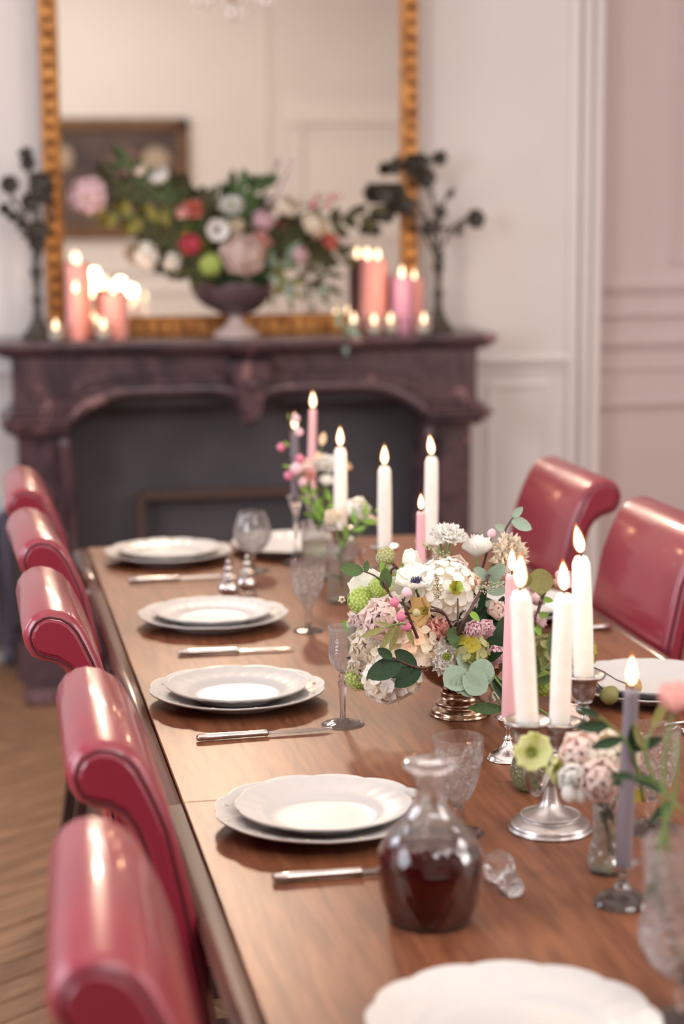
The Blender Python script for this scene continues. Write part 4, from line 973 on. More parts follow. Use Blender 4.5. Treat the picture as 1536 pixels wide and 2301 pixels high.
fc('snowball',1218,1535,34,.03,'lime snowball flower between the white candles, low','lime')
fc('rose',1272,1552,42,.02,'peach rose low behind the tallest candle','peach',face=(.7,-.6,.1))
fc('rose',1290,1500,34,.05,'coral and white rose behind the tallest candle','coral',face=(.5,-.6,.5))
fc('hydrangea',1285,1620,40,-.10,'pale pink hydrangea head resting by the front candelabra arm','blush',face=(.3,-.7,.2),kw=dict(n=24,s=.38,sharp=1))
fc('peony',1195,1345,30,.06,'pink double blossom between the front candles','mauve',name='cherry_blossom')
fc('peony',1205,1395,26,.05,'light pink blossom lower between the front candles','mauve',name='cherry_blossom')
fc('hellebore',1272,1302,24,.08,'single pink blossom beside the tallest front candle','mauve',face=(.1,-1,.1),sm='stemr',kw=dict(w=.66,phi=20),name='cherry_blossom')
fc('hydrangea',1130,1440,60,.08,'dusty green hydrangea head behind the pink taper','leafo',kw=dict(n=28,s=.36,c2='antique'))
fc('hydrangea',1010,1385,60,.02,'cream hydrangea head between the pink carnation and the green stems','ivory',kw=dict(n=34,s=.30,c2='cream'))
fc('bud',833,1397,13,-.09,'striped green bud at the left of the bouquet','leafm',face=(-.2,-.9,.5))
fc('rose',1110,1560,24,-.02,'pale pink rose hanging behind the silver base','blush',face=(.3,-.3,-.9))
def W3(px,py,dy): return aty(px,py,BC.y+dy)
# sprigs
sprig('blossom_branch',[W3(937,1432,-.13),W3(920,1390,-.15),W3(903,1345,-.15)],[],'brown twig with four pink buds crossing the blush peony',"oval",'leafm',sm='stemr',grp=g,r=.0028,
    buds=[(.98,(.2,-.3,.9),.0075,'mauve'),(.88,(-.9,-.4,.1),.0072,'budpink'),(.55,(-.9,-.4,.3),.0072,'budpink'),(.25,(-.8,-.5,.4),.0072,'budpink'),(.7,(.8,-.5,.1),.006,'antique')],cat='branch')
sprig('leafy_stem',[W3(1020,1452,-.10),W3(1040,1400,-.14),W3(1070,1345,-.12),W3(1108,1275,.0)],[(.55,(.6,-.5,-.6),(0,-1,.3),.022)],'thick green and brown stem arching up to the cream scabious','point','leafl',sm='stemr',grp=g,r=.0036,cat='stem')
sprig('leafy_stem',[W3(1026,1448,-.10),W3(1028,1400,-.13),W3(1028,1345,-.11)],[(.15,(-.6,-.4,.2),(0,-1,.3),.03)],'thin brown stem rising straight in the middle','oval','leafm',sm='stemr',grp=g,r=.0020,cat='stem')
sprig('leafy_stem',[W3(1013,1408,-.12),W3(995,1375,-.14),W3(965,1362,-.13)],[(.02,(.1,-.4,-.8),(0,-1,.2),.034)],'brown stem bending to the tan hellebore with one heart leaf','oval','leafm',sm='stemr',grp=g,r=.0022,cat='stem')
sprig('leafy_stem',[W3(1015,1262,.02),W3(1005,1238,.02),W3(1016,1205,.02)],[],'pale green stalk under the highest white scabious','oval','leafm',sm='stem',grp=g,r=.0034,cat='stem')
sprig('leafy_stem',[W3(998,1262,.03),W3(990,1235,.03),W3(988,1212,.03)],[],'second pale stalk under the highest white scabious','oval','leafm',sm='stem',grp=g,r=.0028,cat='stem')
sprig('leaf_sprig',[W3(1122,1222,.03),W3(1135,1190,.03),W3(1152,1162,.03)],[(1,(.5,0,.5),(0,-1,.2),.022),(.92,(.85,-.1,-.45),(-.2,-1,.5),.036),(.5,(-.7,-.1,.3),(0,-1,.3),.020)],'leafy brown twig rising above the cream scabious','oval','leafe',sm='stemr',grp=g,r=.0022)
sprig('leaf_sprig',[W3(880,1345,-.10),W3(850,1300,-.10),W3(815,1283,-.08)],[(1,(-1,0,.15),(0,-1,.4),.036),(.9,(.1,0,1),(0,-1,0),.018),(.35,(-.1,-.2,1),(0,-1,0),.035)],'brown sprig with three leaves over the white hellebore','oval','leafm',sm='stemr',grp=g,r=.0020)
sprig('leafy_stem',[W3(872,1330,-.10),W3(862,1300,-.10),W3(866,1262,-.03)],[],'reddish stem rising to the seed head','oval','leafm',sm='stemr',grp=g,r=.0024,cat='stem')
o=W3(930,1505,-.17)
sprig('leaf_sprig',[W3(955,1503,-.12),W3(925,1497,-.18),W3(880,1478,-.20)],[(.45,(-.75,-.1,.62),(.1,-1,.5),.044),(.62,(-1,-.1,-.10),(0,-1,.6),.052),(.8,(-1,-.1,-.38),(.1,-1,.7),.056),(1,(-.75,0,.5),(0,-1,.4),.026),(.25,(-.9,-.2,-.55),(.1,-1,.8),.048)],'sprig of large dark green leaves low on the left side','oval','leafd',sm='stemr',grp=g,r=.0022)
sprig('leaf_sprig',[W3(925,1405,-.13),W3(895,1402,-.17),W3(865,1410,-.18)],[(1,(-1,0,-.35),(0,-1,.5),.040),(.7,(-.6,-.1,-1),(0,-1,.3),.044),(.5,(-.35,-.1,-1),(.2,-1,.3),.046),(.3,(.3,-.1,-.9),(0,-1,.3),.036),(.85,(-.9,0,.25),(0,-1,.4),.024)],'sprig of olive green narrow leaves over the cream peony','olive','leafo',sm='stem',grp=g,r=.0018)
sprig('leaf_sprig',[W3(1060,1490,-.13),W3(1052,1505,-.16),W3(1042,1515,-.17)],[(.2,(-.9,-.3,.45),(0,-1,.6),.030),(.4,(.75,-.3,-.15),(0,-1,.5),.038),(.7,(-.9,-.2,-.45),(0,-1,.6),.042),(.9,(.2,-.3,-1),(0,-1,.3),.036),(1,(.75,-.2,-.6),(0,-1,.5),.042),(.6,(.9,-.1,-.35),(.1,-1,.4),.040),(1,(-.35,-.2,-.95),(0,-1,.4),.030)],'blue green rounded leaves hanging over the bowl rim','round','leafe',sm='stem',grp=g,r=.0016)
sprig('leaf_sprig',[W3(1078,1490,-.11),W3(1105,1515,-.13),W3(1128,1545,-.14)],[(.3,(.3,-.2,.9),(0,-1,.3),.03),(.5,(.35,-.3,-.8),(0,-1,.4),.052),(.8,(.9,-.2,-.3),(0,-1,.4),.044),(1,(.8,-.2,-.6),(0,-1,.4),.036),(.1,(.7,-.3,.4),(0,-1,.5),.04)],'dark green drooping sprig between bowl and pink taper','lance','leafd',sm='stem',grp=g,r=.0028)
sprig('leaf_sprig',[W3(1110,1560,-.10),W3(1125,1585,-.12),W3(1135,1600,-.12)],[(.8,(-1,-.1,.12),(0,-1,.6),.060),(1,(.2,-.2,-1),(0,-1,.2),.026),(.5,(.8,-.2,.4),(0,-1,.4),.03)],'low green sprig with one long leaf pointing left along the table','lance','leafm',sm='stem',grp=g,r=.002)
sprig('blossom_branch',[W3(1192,1440,.04),W3(1205,1385,.04),W3(1222,1335,.05),W3(1240,1318,.06)],[(.9,(-.6,-.3,.4),(0,-1,.4),.020),(.8,(-.8,-.3,-.1),(0,-1,.4),.018),(.6,(.8,-.3,-.2),(0,-1,.4),.018),(.35,(.8,-.3,.2),(0,-1,.4),.020),(.3,(.3,-.3,-.8),(0,-1,.4),.022),(1,(.8,0,.3),(0,-1,.3),.016)],
    'dark cherry twig with fresh green leaves between the front candles','oval','leafl',sm='stemr',grp=g,r=.0032,cat='branch',buds=[(1,(.4,-.3,.6),.010,'mauve'),(.6,(-.8,-.5,.2),.008,'mauve'),(.85,(.7,-.3,.5),.008,'pink')])
sprig('leaf_sprig',[W3(1150,1350,.05),W3(1170,1322,.05),W3(1185,1310,.05)],[(1,(1,-.1,.10),(0,-1,.4),.042),(.6,(.2,-.2,1),(0,-1,0),.030)],'sprig with one pale veined round leaf right of the cream scabious','round','leafo',grp=g)
sprig('leaf_sprig',[W3(1080,1400,-.02),W3(1090,1340,-.04),W3(1095,1300,-.03)],[(1,(-.7,-.3,.5),(0,-1,.5),.034),(.9,(.5,-.3,.6),(0,-1,.4),.040),(.7,(.9,-.3,.2),(0,-1,.4),.040),(.6,(-.6,-.4,.3),(0,-1,.4),.040),(.4,(.6,-.4,-.3),(0,-1,.4),.042),(.2,(-.5,-.4,.4),(0,-1,.4),.040)],'grey green leaves in the middle right of the bouquet','oval','leafe',sm='stemr',grp=g,r=.0026)
sprig('leaf_sprig',[W3(1070,1450,-.04),W3(1060,1400,-.06),W3(1050,1365,-.06)],[],'dark leaves between the brown stems in the middle','oval','leafd',grp=g,fill=8,Lr=(.035,.05))
sprig('leaf_sprig',[W3(1110,1500,-.0),W3(1125,1450,-.02),W3(1128,1400,-.01)],[],'dark leaves behind the pink taper','oval','leafd',grp=g,fill=8,Lr=(.035,.05))
sprig('leaf_sprig',[W3(1180,1560,.0),W3(1225,1500,.0),W3(1290,1440,.04)],[],'mid green leaves behind the front white candles','lance','leafm',grp=g,fill=9,Lr=(.035,.05))
sprig('leaf_sprig',[W3(900,1500,-.02),W3(850,1470,-.02),W3(805,1430,.0)],[],'fresh green leaves at the left side behind the peonies','oval','leafl',grp=g,fill=7,Lr=(.03,.04))
sprig('leaf_sprig',[W3(900,1350,-.02),W3(880,1300,-.01),W3(840,1300,-.01)],[],'green leaves between the upper left hellebores','oval','leafl',grp=g,fill=6,Lr=(.025,.04))
for px,py,lab,an in((1010,1262,'feathery cream astilbe plume beside the scabious stalks',(-.8,0,.55)),(1075,1325,'cream astilbe plume under the green sepals',(.8,-.3,.2)),(985,1345,'cream astilbe plume in the lacy flower head',(-.2,-.5,.8)),(925,1500,'pale green plume lying over the bowl rim',(.95,-.3,.15))):
    p=W3(px,py,-.10 if py>1300 else .0); e=p+Vector(an).normalized()*.05
    t=thing('astilbe_plume',lab,'flower',p,0,g); mb=MB(); rn=random.Random(px)
    MB().tube([(0,0,0),(e-p)*.5+Vector((0,0,.003)),e-p],.0010,5).build('stem',M_['stem'],t)
    for i in range(110):
        s=rn.random(); q=(e-p)*s+Vector((rn.gauss(0,1),rn.gauss(0,1),rn.gauss(0,1)))*.0042*(1.1-s*.8); u=.0016; mb.add([q+Vector((u,0,0)),q+Vector((-u,0,u)),q+Vector((0,u,-u)),q+Vector((0,-u,u))],[(0,1,2),(0,3,1),(1,3,2),(0,2,3)])
    mb.build('plume_florets',M_['ivory'],t,kind='stuff')
# brown hellebore buds reaching over the big plate
t1=W3(1338,1498,.0)
sprig('hellebore',[W3(1300,1490,.03),W3(1345,1505,.0),W3(1385,1528,-.02)],[],'thin brown stem with a hanging brown bud over the big plate','oval','leafm',sm='stemr',grp=g,r=.0016,cat='flower',buds=[(1,(.7,0,-.3),.0135,'tan')])
sprig('hellebore',[W3(1290,1500,.02),W3(1320,1510,-.03),W3(1335,1530,-.06)],[],'thin stem with a brownish green bud under the tallest candle','oval','leafm',sm='stemr',grp=g,r=.0016,cat='flower',buds=[(1,(.5,0,-.5),.0150,'leafo')])
# ================================================================== small front vases
g='flowers in the small front vases'
C1=(V1.x,V1.y,TZ+.075); C2=(V2.x,V2.y,TZ+.045); CG=(GV.x,GV.y,TZ+.10)
def fv(kind,px,py,r,y,C,label,c,**k): return flower(kind,px,py,r*1.3,y,C,label,c,grp=g,**k)
fv('hellebore',1192,1690,44,V1.y+.02,C1,'pale yellow green four petalled floret before the candelabra stem','palelime',face=(-.1,-.9,.3),kw=dict(n=4,w=.74,phi=24),name='hydrangea_floret')
fv('hellebore',1240,1722,36,V1.y-.0,C1,'second pale green floret, lower, before the candelabra stem','palelime',face=(.3,-.9,.0),kw=dict(n=4,w=.66,phi=30),name='hydrangea_floret')
fv('peony',1312,1700,50,V1.y-.01,C1,'blush blossom left of the white bunch in the cut vase','blush',face=(-.4,-.8,.4),name='cherry_blossom',kw=dict(open_=.5))
fv('peony',1368,1708,56,V1.y-.02,C1,'cream white blossom in the middle of the cut vase bunch','cream',face=(.1,-.9,.5),name='cherry_blossom',kw=dict(open_=.5))
fv('peony',1345,1752,46,V1.y-.04,C1,'blush blossom low over the rim of the cut vase','blush',face=(-.1,-.9,.1),name='cherry_blossom',kw=dict(open_=.5))
fv('peony',1392,1700,40,V1.y+.0,C1,'pale pink blossom beside the grey taper','blush',face=(.5,-.8,.3),name='cherry_blossom',kw=dict(open_=.5))
fv('peony',1290,1742,34,V1.y-.03,C1,'small white blossom hanging left of the cut vase','white',face=(-.5,-.8,-.1),name='cherry_blossom')
fv('bud',1278,1781,17,V1.y-.04,C1,'round white bud hanging lowest left of the cut vase','white',face=(-.2,-.5,-.8),stem=False)
fv('bud',1302,1784,17,V1.y-.04,C1,'round white bud hanging beside its twin','white',face=(.1,-.5,-.8),stem=False)
fv('peony',1516,1584,44,GV.y+.0,CG,'pink tulip-like bloom at the picture edge on a green stem','pink',face=(.1,-.3,.9),kw=dict(open_=1.9),name='ranunculus',bend=.5)
sprig('leaf_sprig',[aty(1370,1830,V1.y),aty(1385,1790,V1.y-.02),aty(1395,1765,V1.y-.02)],[(1,(.5,-.2,.6),(0,-1,.2),.030),(.8,(-.1,-.2,.9),(0,-1,.1),.034),(.6,(.9,-.3,.1),(0,-1,.4),.034)],'yellow green leaves at the rim of the cut vase','oval','leafy',grp=g)
sprig('leaf_sprig',[aty(1445,1800,2.02),aty(1430,1720,2.0),aty(1400,1660,1.98),aty(1345,1610,1.97)],[(1,(-.8,-.2,.4),(0,-1,.4),.034),(.85,(-.9,-.1,.05),(0,-1,.4),.046),(.7,(-.9,-.1,-.15),(0,-1,.5),.042),(.5,(.7,-.1,.3),(0,-1,.4),.040),(.55,(-.1,-.3,1),(0,-1,0),.036),(.25,(.8,-.1,-.6),(0,-1,.4),.040),(.3,(-.8,-.1,-.2),(0,-1,.5),.036)],'blurred dark green sprig crossing the grey taper','lance','leafd',grp=g,r=.0022)
sprig('leaf_sprig',[aty(1536,1830,1.86),aty(1480,1765,1.86),aty(1425,1745,1.86)],[(.6,(-.9,0,.3),(0,-1,.5),.036),(1,(-1,0,.1),(0,-1,.5),.030),(.3,(-.6,0,-.5),(0,-1,.5),.035)],'dark leaves low by the goblet at the picture edge','lance','leafd',grp=g,r=.002)
sprig('leaf_sprig',[aty(1470,1760,1.98),aty(1450,1690,1.98),aty(1462,1640,1.98)],[(1,(.5,0,.9),(0,-1,0),.050),(.6,(-.4,0,.9),(0,-1,0),.040)],'upright olive leaves beside the cut goblet','olive','leafo',grp=g,r=.002)
sprig('leafy_stem',[Vector(CG)+Vector((0,0,-.05)),aty(1475,1960,GV.y),aty(1516,1780,GV.y),aty(1520,1660,GV.y)],[(.35,(-.3,0,-1),(0,-1,0),.030),(.15,(.4,0,-1),(0,-1,0),.026)],'bright green stem inside the large corner goblet','lance','leafl',grp=g,r=.0030,cat='stem')
sprig('leafy_stem',[Vector((V1.x+.004,V1.y,TZ+.02)),Vector((V1.x-.003,V1.y,TZ+.07)),Vector((V1.x,V1.y,TZ+.11))],[(.4,(-.4,-.2,.9),(0,-1,0),.025),(.7,(.3,-.2,-.9),(0,-1,0),.022)],'green stems standing in the small cut vase','lance','leafl',grp=g,r=.0026,cat='stem')
# ================================================================== rear vases
g='flowers in the rear vases'
C3=(V3.x,V3.y,TZ+.10); C4=(V4.x,V4.y,TZ+.10)
def fr_(kind,px,py,r,y,C,label,c,**k): return flower(kind,px,py,r,y,C,label,c,grp=g,**k)
fr_('rose',684,1052,28,V3.y,C3,'blush pink rose in the tall rear vase, at the left','blush')
fr_('carnation',692,1066,22,V3.y-.02,C3,'small salmon pink carnation in the tall rear vase','pink')
fr_('scabious',732,1042,32,V3.y,C3,'white scabious in the tall rear vase, before the fireplace','white',kw=dict(center=None,n0=19,rings=6))
fr_('peony',733,1085,22,V3.y-.02,C3,'white closed bud-like peony below the rear scabious','white',face=(.1,-.3,.9),kw=dict(open_=1.8))
fr_('rose',775,1052,20,V3.y+.02,C3,'peach rose half hidden behind the first rear candle','peach')
fr_('rose',668,1062,18,V3.y+.01,C3,'small cream rose at the left of the tall rear vase','cream')
fr_('rose',800,1148,42,V4.y+.0,C4,'large white rose in the low rear vase, right of the candle','white',face=(.2,-.8,.5))
fr_('rose',748,1164,28,V4.y-.0,C4,'smaller cream rose left of the rear candle','cream',face=(-.3,-.8,.5))
fr_('rose',832,1172,22,V4.y+.04,C4,'blush rose at the right end of the low rear vase','blush')
sprig('blossom_branch',[Vector(C3),aty(668,1100,V3.y-.02),aty(652,1030,V3.y-.02),aty(650,925,V3.y-.02)],[(.98,(-.2,0,1),(0,-1,0),.015),(.6,(-.9,0,.2),(0,-1,0),.02),(.82,(-.5,0,.5),(0,-1,0),.018)],'upright sprig of small pink buds at the left of the lilac taper','lance','leafl',grp=g,sm='stemr',cat='branch',
    buds=[(.97,(.2,-.3,.1),.009,'mauve'),(.9,(.8,-.3,.1),.009,'mauve'),(.8,(-.9,-.3,0),.009,'budpink'),(.68,(.5,-.4,0),.010,'budpink'),(.6,(.1,-.6,0),.013,'mauve'),(.5,(-.3,-.5,0),.010,'budpink'),(.42,(.4,-.5,0),.010,'mauve')])
sprig('leaf_sprig',[Vector(C3),aty(715,1100,V3.y),aty(722,1000,V3.y+.01)],[(1,(.2,0,1),(0,-1,0),.028),(.8,(-.2,-.1,1),(0,-1,0),.03)],'single peach brown leaf standing above the rear vase','oval','peach',grp=g)
sprig('leaf_sprig',[Vector(C3),aty(735,1140,V3.y-.02),aty(762,1090,V3.y)],[],'light green leaves in the tall rear vase','lance','leafl',grp=g,fill=8,Lr=(.03,.04))
sprig('leaf_sprig',[Vector(C3),aty(700,1130,V3.y-.02),aty(690,1095,V3.y-.02)],[],'light green leaves under the rear pink flowers','lance','leafl',grp=g,fill=6,Lr=(.025,.035))
sprig('leaf_sprig',[Vector(C4),aty(800,1180,V4.y-.03),aty(842,1150,V4.y-.02)],[],'green leaves under the large white rear rose','lance','leafl',grp=g,fill=6,Lr=(.03,.04))
sprig('leaf_sprig',[Vector(C4)+Vector((0,0,-.07)),Vector(C4)],[],'green stems in the low rear vase','lance','leafl',grp=g,fill=4,Lr=(.02,.03))
# ================================================================== mantelpiece arrangement
MZt=MZ
def mz(px,py): return atz(px,py,MZt+.0005)
u0=atz(532,748,MZt); UY=6.30; UX=aty(530,700,UY).x
t=thing('pedestal_urn','dark pewter pedestal urn of flowers in the middle of the mantelpiece','urn',(UX,UY,MZt))
MB().lathe(smoothprof([(0,.0),(.072,.0),(.074,.006),(.060,.018),(.030,.040),(.020,.058),(.026,.066),(0,.068)],3),40).build('foot',mat('pale_urn_foot',(196,178,172),.5),t)
MB().lathe(smoothprof([(0,.062),(.03,.066),(.065,.080),(.098,.108),(.115,.140),(.122,.172),(.118,.178),(.112,.170),(.09,.12),(0,.09)],3),48).build('bowl',M_['urn'],t)
MB().lathe(smoothprof([(0,.10),(.10,.15),(.13,.19),(.13,.23),(.09,.27),(0,.28)],3),20,lambda r,z,an,i:(r*(1+.08*math.sin(5*an)),z)).build('moss_filling',M_['leafd'],t)
UC=(UX,UY,MZt+.20); g='flowers in the mantelpiece urn'
def fm(kind,px,py,r,dy,label,c,**k): return flower(kind,px,py,r*1.15,UY+dy-.05,UC,label,c,grp=g,**k)
fm('peony',431,552,26,-.12,'round rose pink peony at the left of the mantel urn','hot')
fm('peony',545,578,50,-.13,'largest blush pink peony above the urn rim','blush')
fm('rose',514,570,30,-.11,'blush rose tucked at the left of the largest mantel peony','blush')
fm('carnation',585,540,26,-.12,'salmon pink carnation above the largest mantel peony','pink')
fm('hellebore',487,518,28,-.13,'white anemone with a dark centre on the mantel','white',face=(0,-1,.1),kw=dict(center='navy',n=6,w=.7))
fm('carnation',434,468,26,-.06,'coral pink carnation upper left of the mantel flowers','coral')
fm('rose',415,480,24,-.04,'dusty pink rose beside the coral mantel carnation','pink')
fm('peony',590,498,26,-.08,'pale lilac white peony in the middle of the mantel flowers','mauve')
fm('rose',640,470,34,-.05,'cream peach rose at the upper right of the mantel flowers','cream')
fm('peony',700,508,34,-.05,'cream white peony at the right of the mantel flowers','cream')
fm('scabious',520,462,26,-.06,'white scabious at the top of the mantel flowers','white',kw=dict(n0=18,rings=5))
fm('carnation',742,540,22,-.04,'coral carnation at the right end of the mantel flowers','coral')
fm('rose',672,575,24,-.10,'dusky mauve rose low at the right of the mantel urn','mauve')
fm('snowball',474,595,24,-.13,'lime green snowball flower left of the largest mantel peony','lime')
fm('rose',362,400,30,.02,'white rose at the high left of the mantel flowers','white')
fm('hydrangea',330,575,26,-.05,'white florets trailing low left of the mantel urn','white',kw=dict(n=14,s=.42))
fm('rose',318,386,20,.03,'cream rose, highest at the left of the mantel flowers','cream')
fm('peony',530,510,20,-.10,'cream peony bud between the mantel anemone and the pink carnation','ivory')
fm('hydrangea',388,590,20,-.06,'small white bunch under the rose pink mantel peony','white',kw=dict(n=12,s=.42))
fm('hydrangea',205,440,36,.03,'dusky mauve hydrangea head at the far left of the mantel flowers','mauve',kw=dict(n=24,s=.36))
def UP(px,py,dy=0.): return aty(px,py,UY+dy)
U0=Vector(UC)
M_['mantleaf']=petal_mat('olive_brown_leaf',(64,66,46),(98,94,62),.25)
def us(pts,label,kind='oval',m='mantleaf',fill=10,Lr=(.05,.075),name='leaf_sprig',sm='stem',cat='foliage',buds=None): return sprig(name,[U0]+[UP(*q) for q in pts],[],label,kind,m,grp=g,fill=fill,Lr=Lr,r=.003,sm=sm,cat=cat,buds=buds)
us([(430,540,-.05),(330,470,-.02),(260,400,.0)],'dark leafy branch sweeping to the high left of the mantel',fill=16)
us([(420,500,-.06),(350,430,-.02),(290,360,.0)],'dark olive branch rising at the left of the mantel',fill=14,kind='lance',m='leafm')
us([(430,560,-.08),(350,500,-.05),(240,480,-.02)],'yellow green leafy branch at the left of the mantel',fill=12,m='oliveleaf2')
us([(440,590,-.10),(390,560,-.1),(350,520,-.08)],'deep green leaves behind the rose pink mantel peony',fill=12)
us([(470,560,-.05),(450,500,-.05),(470,450,-.04)],'dark leaves above the mantel anemone',fill=12)
us([(520,540,-.03),(545,470,-.03),(548,425,-.02)],'upright leafy stem in the top middle of the mantel flowers',fill=12,m='leafm')
us([(560,540,-.03),(620,440,-.03),(650,375,-.02)],'tall thin pink flowering stem at the top right of the mantel flowers',fill=9,m='mauve',sm='stemr',Lr=(.02,.035),name='blossom_branch',cat='branch')
us([(580,540,-.03),(680,480,-.03),(760,445,-.02)],'reddish spray reaching right above the cream mantel peony',fill=10,m='hot',sm='stemr',Lr=(.015,.03),name='blossom_branch',cat='branch')
us([(600,570,-.08),(660,550,-.08),(720,600,-.06),(730,650,-.05)],'dark trailing branch drooping right of the mantel urn',fill=18,kind='lance')
us([(600,560,-.08),(690,540,-.06),(770,580,-.04)],'dense dark green branch at the right of the mantel flowers',fill=16)
us([(610,600,-.10),(640,620,-.12),(650,665,-.10)],'olive leaves hanging close to the urn at the right',fill=10,m='leafo',kind='lance')
us([(600,540,-.05),(720,520,-.05),(830,480,-.03)],'dark leafy branch reaching right towards the pink pillars',fill=13)
us([(600,560,-.02),(640,540,-.02),(690,570,-.02)],'brownish green leaves right of the largest mantel peony',fill=12,m='leafo')
us([(640,630,-.12),(760,700,-.12),(775,752,-.13)],'thin green vine trailing down onto the mantel shelf',fill=6,m='leafe',kind='lance')
us([(470,620,-.12),(430,610,-.12),(400,600,-.1)],'dark leaves over the left rim of the urn',fill=8)
us([(590,620,-.12),(620,600,-.12),(640,580,-.12)],'single pale blue green leaf group at the right rim of the urn',fill=5,m='leafe',kind='lance')
us([(560,520,.04),(560,480,.04),(600,420,.04)],'green leaves at the back of the mantel flowers',fill=12,m='leafm')
us([(500,520,.04),(440,460,.04),(400,420,.04)],'dark leaves at the back left of the mantel flowers',fill=12)
# pillar candles and votives
def pillar(px,pt,pw,y,m,label,flames=None,fs=1.): 
    b=aty(px,700,y); p=Vector((b.x,y,MZt)); r=pw/2*depth(p)/F; h=aty(px,pt,y).z-MZt
    candle('pillar_candle',p,r,r,h,m,label,'candle','mantel candles',fs=fs,tip='pillar',flames=flames)
    return p,h
a_,h1=pillar(177,592,58,6.335,'waxpink','tallest pink pillar candle at the left end of the mantel',fs=1.15)
b_,h2=pillar(171,655,40,6.245,'waxpink','slim pink pillar candle in front of the tallest left pillar',fs=1.1)
c_,h3=pillar(256,658,64,6.29,'waxpink','short thick pink pillar candle at the left of the mantel, second from the edge',fs=1.15)
d_,h4=pillar(838,582,64,6.33,'waxpink','tall thick pink pillar candle with two flames right of the urn',flames=[(-.016,0),(.016,0)],fs=1.1)
e_,h5=pillar(903,622,48,6.26,'waxlilac','lilac pillar candle at the right end of the mantel',fs=1.15)
f_,h6=pillar(930,625,42,6.345,'waxpink','pink pillar candle behind the lilac one',fs=.9)
def votive(px,py,y,label,pw=36):
    p=Vector((aty(px,735,y).x,y,MZt)); t=thing('votive_candle',label,'candle',p,0,'votive candles on the mantel'); r=pw/2*depth(p)/F
    MB().lathe(wall(smoothprof([(r*.8,.0),(r*.85,.003),(r,.05),(r*1.02,.058)],2),.0018)+[(0,.004)],24).build('glass_cup',M_['glass'],t)
    MB().lathe([(0,.005),(r*.8,.005),(r*.9,.030),(0,.030)],24).build('wax_body',M_['wax'],t)
    MB().tube([(0,0,.029),(0,0,.038)],.001,5).build('wick',M_['wick'],t); flame(t,.036,1.0)
votive(125,735,6.20,'white votive candle at the far left of the mantel')
votive(232,735,6.21,'white votive candle between the two pink left pillars')
votive(794,720,6.27,'votive candle left of the two-flame pillar')
votive(840,730,6.20,'votive candle in front of the two-flame pillar')
votive(877,722,6.22,'small votive candle between the right pillars')
votive(952,735,6.19,'white votive candle at the right end of the mantel')
votive(218,726,6.34,'small votive candle behind the short thick pink pillar')
point('mantel_glow_left',(c_.x-.05,6.12,MZ+.16),1.1,r=.05); point('mantel_glow_right',(d_.x+.05,6.12,MZ+.16),1.1,r=.05)
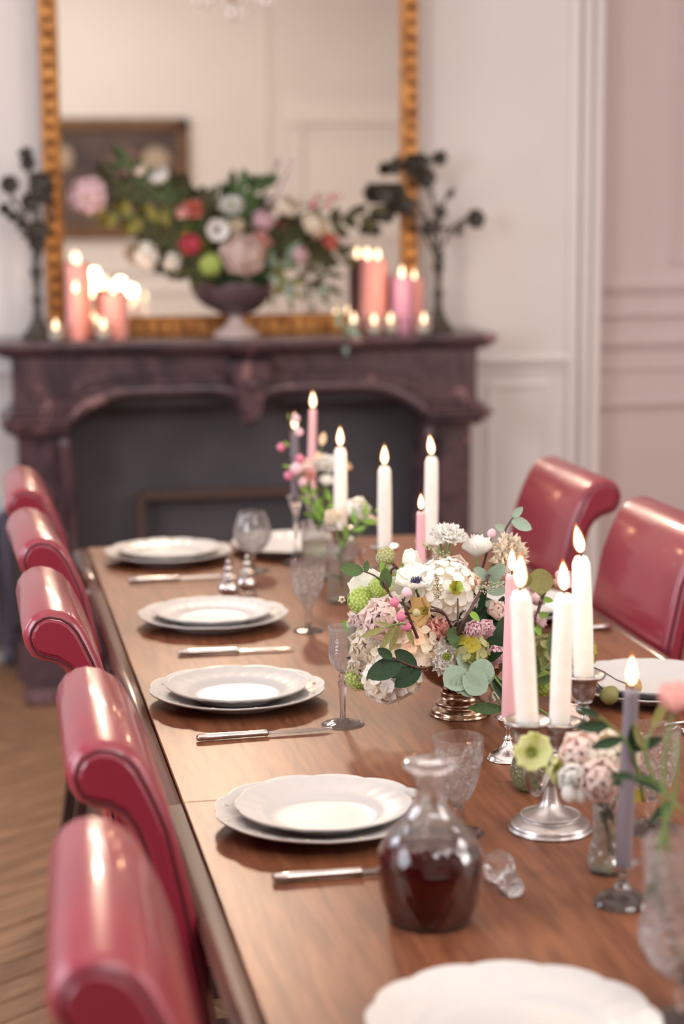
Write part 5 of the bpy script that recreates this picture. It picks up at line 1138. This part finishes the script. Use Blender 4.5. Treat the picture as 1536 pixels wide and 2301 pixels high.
# bronze candle trees with leaves
def tree(bx,y,arms,blooms,label,ht):
    b=Vector((aty(bx,735,y).x,y,MZt)); t=thing('bronze_candelabra',label,'candelabra',b)
    MB().lathe(smoothprof([(0,0),(.050,.0),(.048,.012),(.030,.035),(.016,.07),(.012,.11),(.020,.125),(.010,.14),(.013,.19),(.022,.215),(.009,.235),(.012,.262),(.006,.28),(.005,ht)],3),20).build('stem_and_foot',M_['iron'],t)
    for pts in arms:
        q=[aty(px,py,y+dy)-b for px,py,dy in pts]; qq=[]
        for i in range(len(q)-1):
            for k2 in range(4):
                s=k2/4;p0=q[max(i-1,0)];p1=q[i];p2=q[i+1];p3=q[min(i+2,len(q)-1)]
                qq.append(.5*((2*p1)+(-p0+p2)*s+(2*p0-5*p1+4*p2-p3)*s*s+(-p0+3*p1-3*p2+p3)*s**3))
        qq.append(q[-1]); MB().tube(qq,.0042,6).build('branch_arm',M_['iron'],t)
    fl_=cached('metalflower',lambda:(lambda mb:[mb.add(*petal(1,.55,25,25,.2,nu=3,nv=4,seed=i),RZ(i*2*PI/6)) for i in range(6)] and mb.mesh('metal_rosette',M_['iron']))(MB()))
    for px,py,r,dy in blooms:
        p=aty(px,py,y+dy)-b; inst('metal_rosette',fl_,t,Matrix.Translation(p)@frame((R_.uniform(-.4,.4),-1,R_.uniform(-.2,.5)))@SC(r*6.3/F*1.35))
    me=leafmesh('oval','iron')
    for pts in arms:
        for i in range(len(pts)*2):
            a,b2=pts[i//2],pts[min(i//2+1,len(pts)-1)]; f=.3+.5*(i%2); p=aty(a[0]+(b2[0]-a[0])*f,a[1]+(b2[1]-a[1])*f,y)-b
            inst('metal_leaf',me,t,Matrix.Translation(p)@lframe((R_.uniform(-1,1),R_.uniform(-.5,.2),R_.uniform(-.2,1)),(0,-1,.2))@SC(R_.uniform(.022,.036)))
tree(984,6.36,[[(984,600,0),(960,540,0),(930,500,0),(905,470,0)],[(984,600,0),(1000,540,0),(1030,500,0),(1062,494,0)],[(984,590,0),(980,500,0),(965,430,0),(945,380,0),(985,355,0)],[(978,560,0),(950,470,0),(890,425,0),(860,430,0)],[(965,430,0),(940,400,0),(915,375,0),(885,378,0)],[(982,540,0),(995,460,0),(1012,440,0)]],
    [(985,355,18,0),(1062,494,24,0),(948,400,26,0),(918,372,24,0),(884,378,16,0),(860,432,26,0),(890,432,20,0),(905,470,24,0),(870,488,20,0),(940,360,18,0),(1030,520,10,0),(960,515,20,0),(990,480,14,0),(840,520,16,0),(1012,440,8,0)],'dark bronze branching candelabra with rosettes at the right end of the mantel',.42)
tree(85,6.37,[[(85,600,0),(60,520,0),(20,480,0),(5,470,0)],[(85,600,0),(90,500,0),(70,420,0),(60,350,0)],[(85,590,0),(110,500,0),(115,430,0),(95,400,0)],[(85,580,0),(60,500,0),(30,450,0),(22,420,0)]],
    [(60,350,16,0),(64,368,18,0),(20,418,22,0),(92,405,22,0),(60,455,22,0),(100,445,20,0),(10,470,14,0),(30,490,14,0),(85,520,24,0),(75,545,20,0),(50,500,14,0)],'dark bronze branching candelabra with rosettes at the left end of the mantel',.42)
ra=thing('radiator','grey lilac ribbed radiator low at the left edge beside the fireplace','radiator',(-.30,6.44,0))
rc=MB().box(-.022,.022,-.04,.04,.06,.52,bev=.016).mesh('radiator_column',M_['cloth'],True)
for i in range(11): inst('radiator_column',rc,ra,Matrix.Translation((-.10+.052*i,0,0)))
MB().tube([(-.1,0,.10),(.42,0,.10)],.012,8).build('pipe',M_['cloth'],ra); MB().tube([(-.1,0,.49),(.42,0,.49)],.012,8).build('pipe',M_['cloth'],ra)
for x in(-.1,.42): MB().box(x-.015,x+.015,-.03,.03,0,.07,bev=.004).build('foot',M_['cloth'],ra)
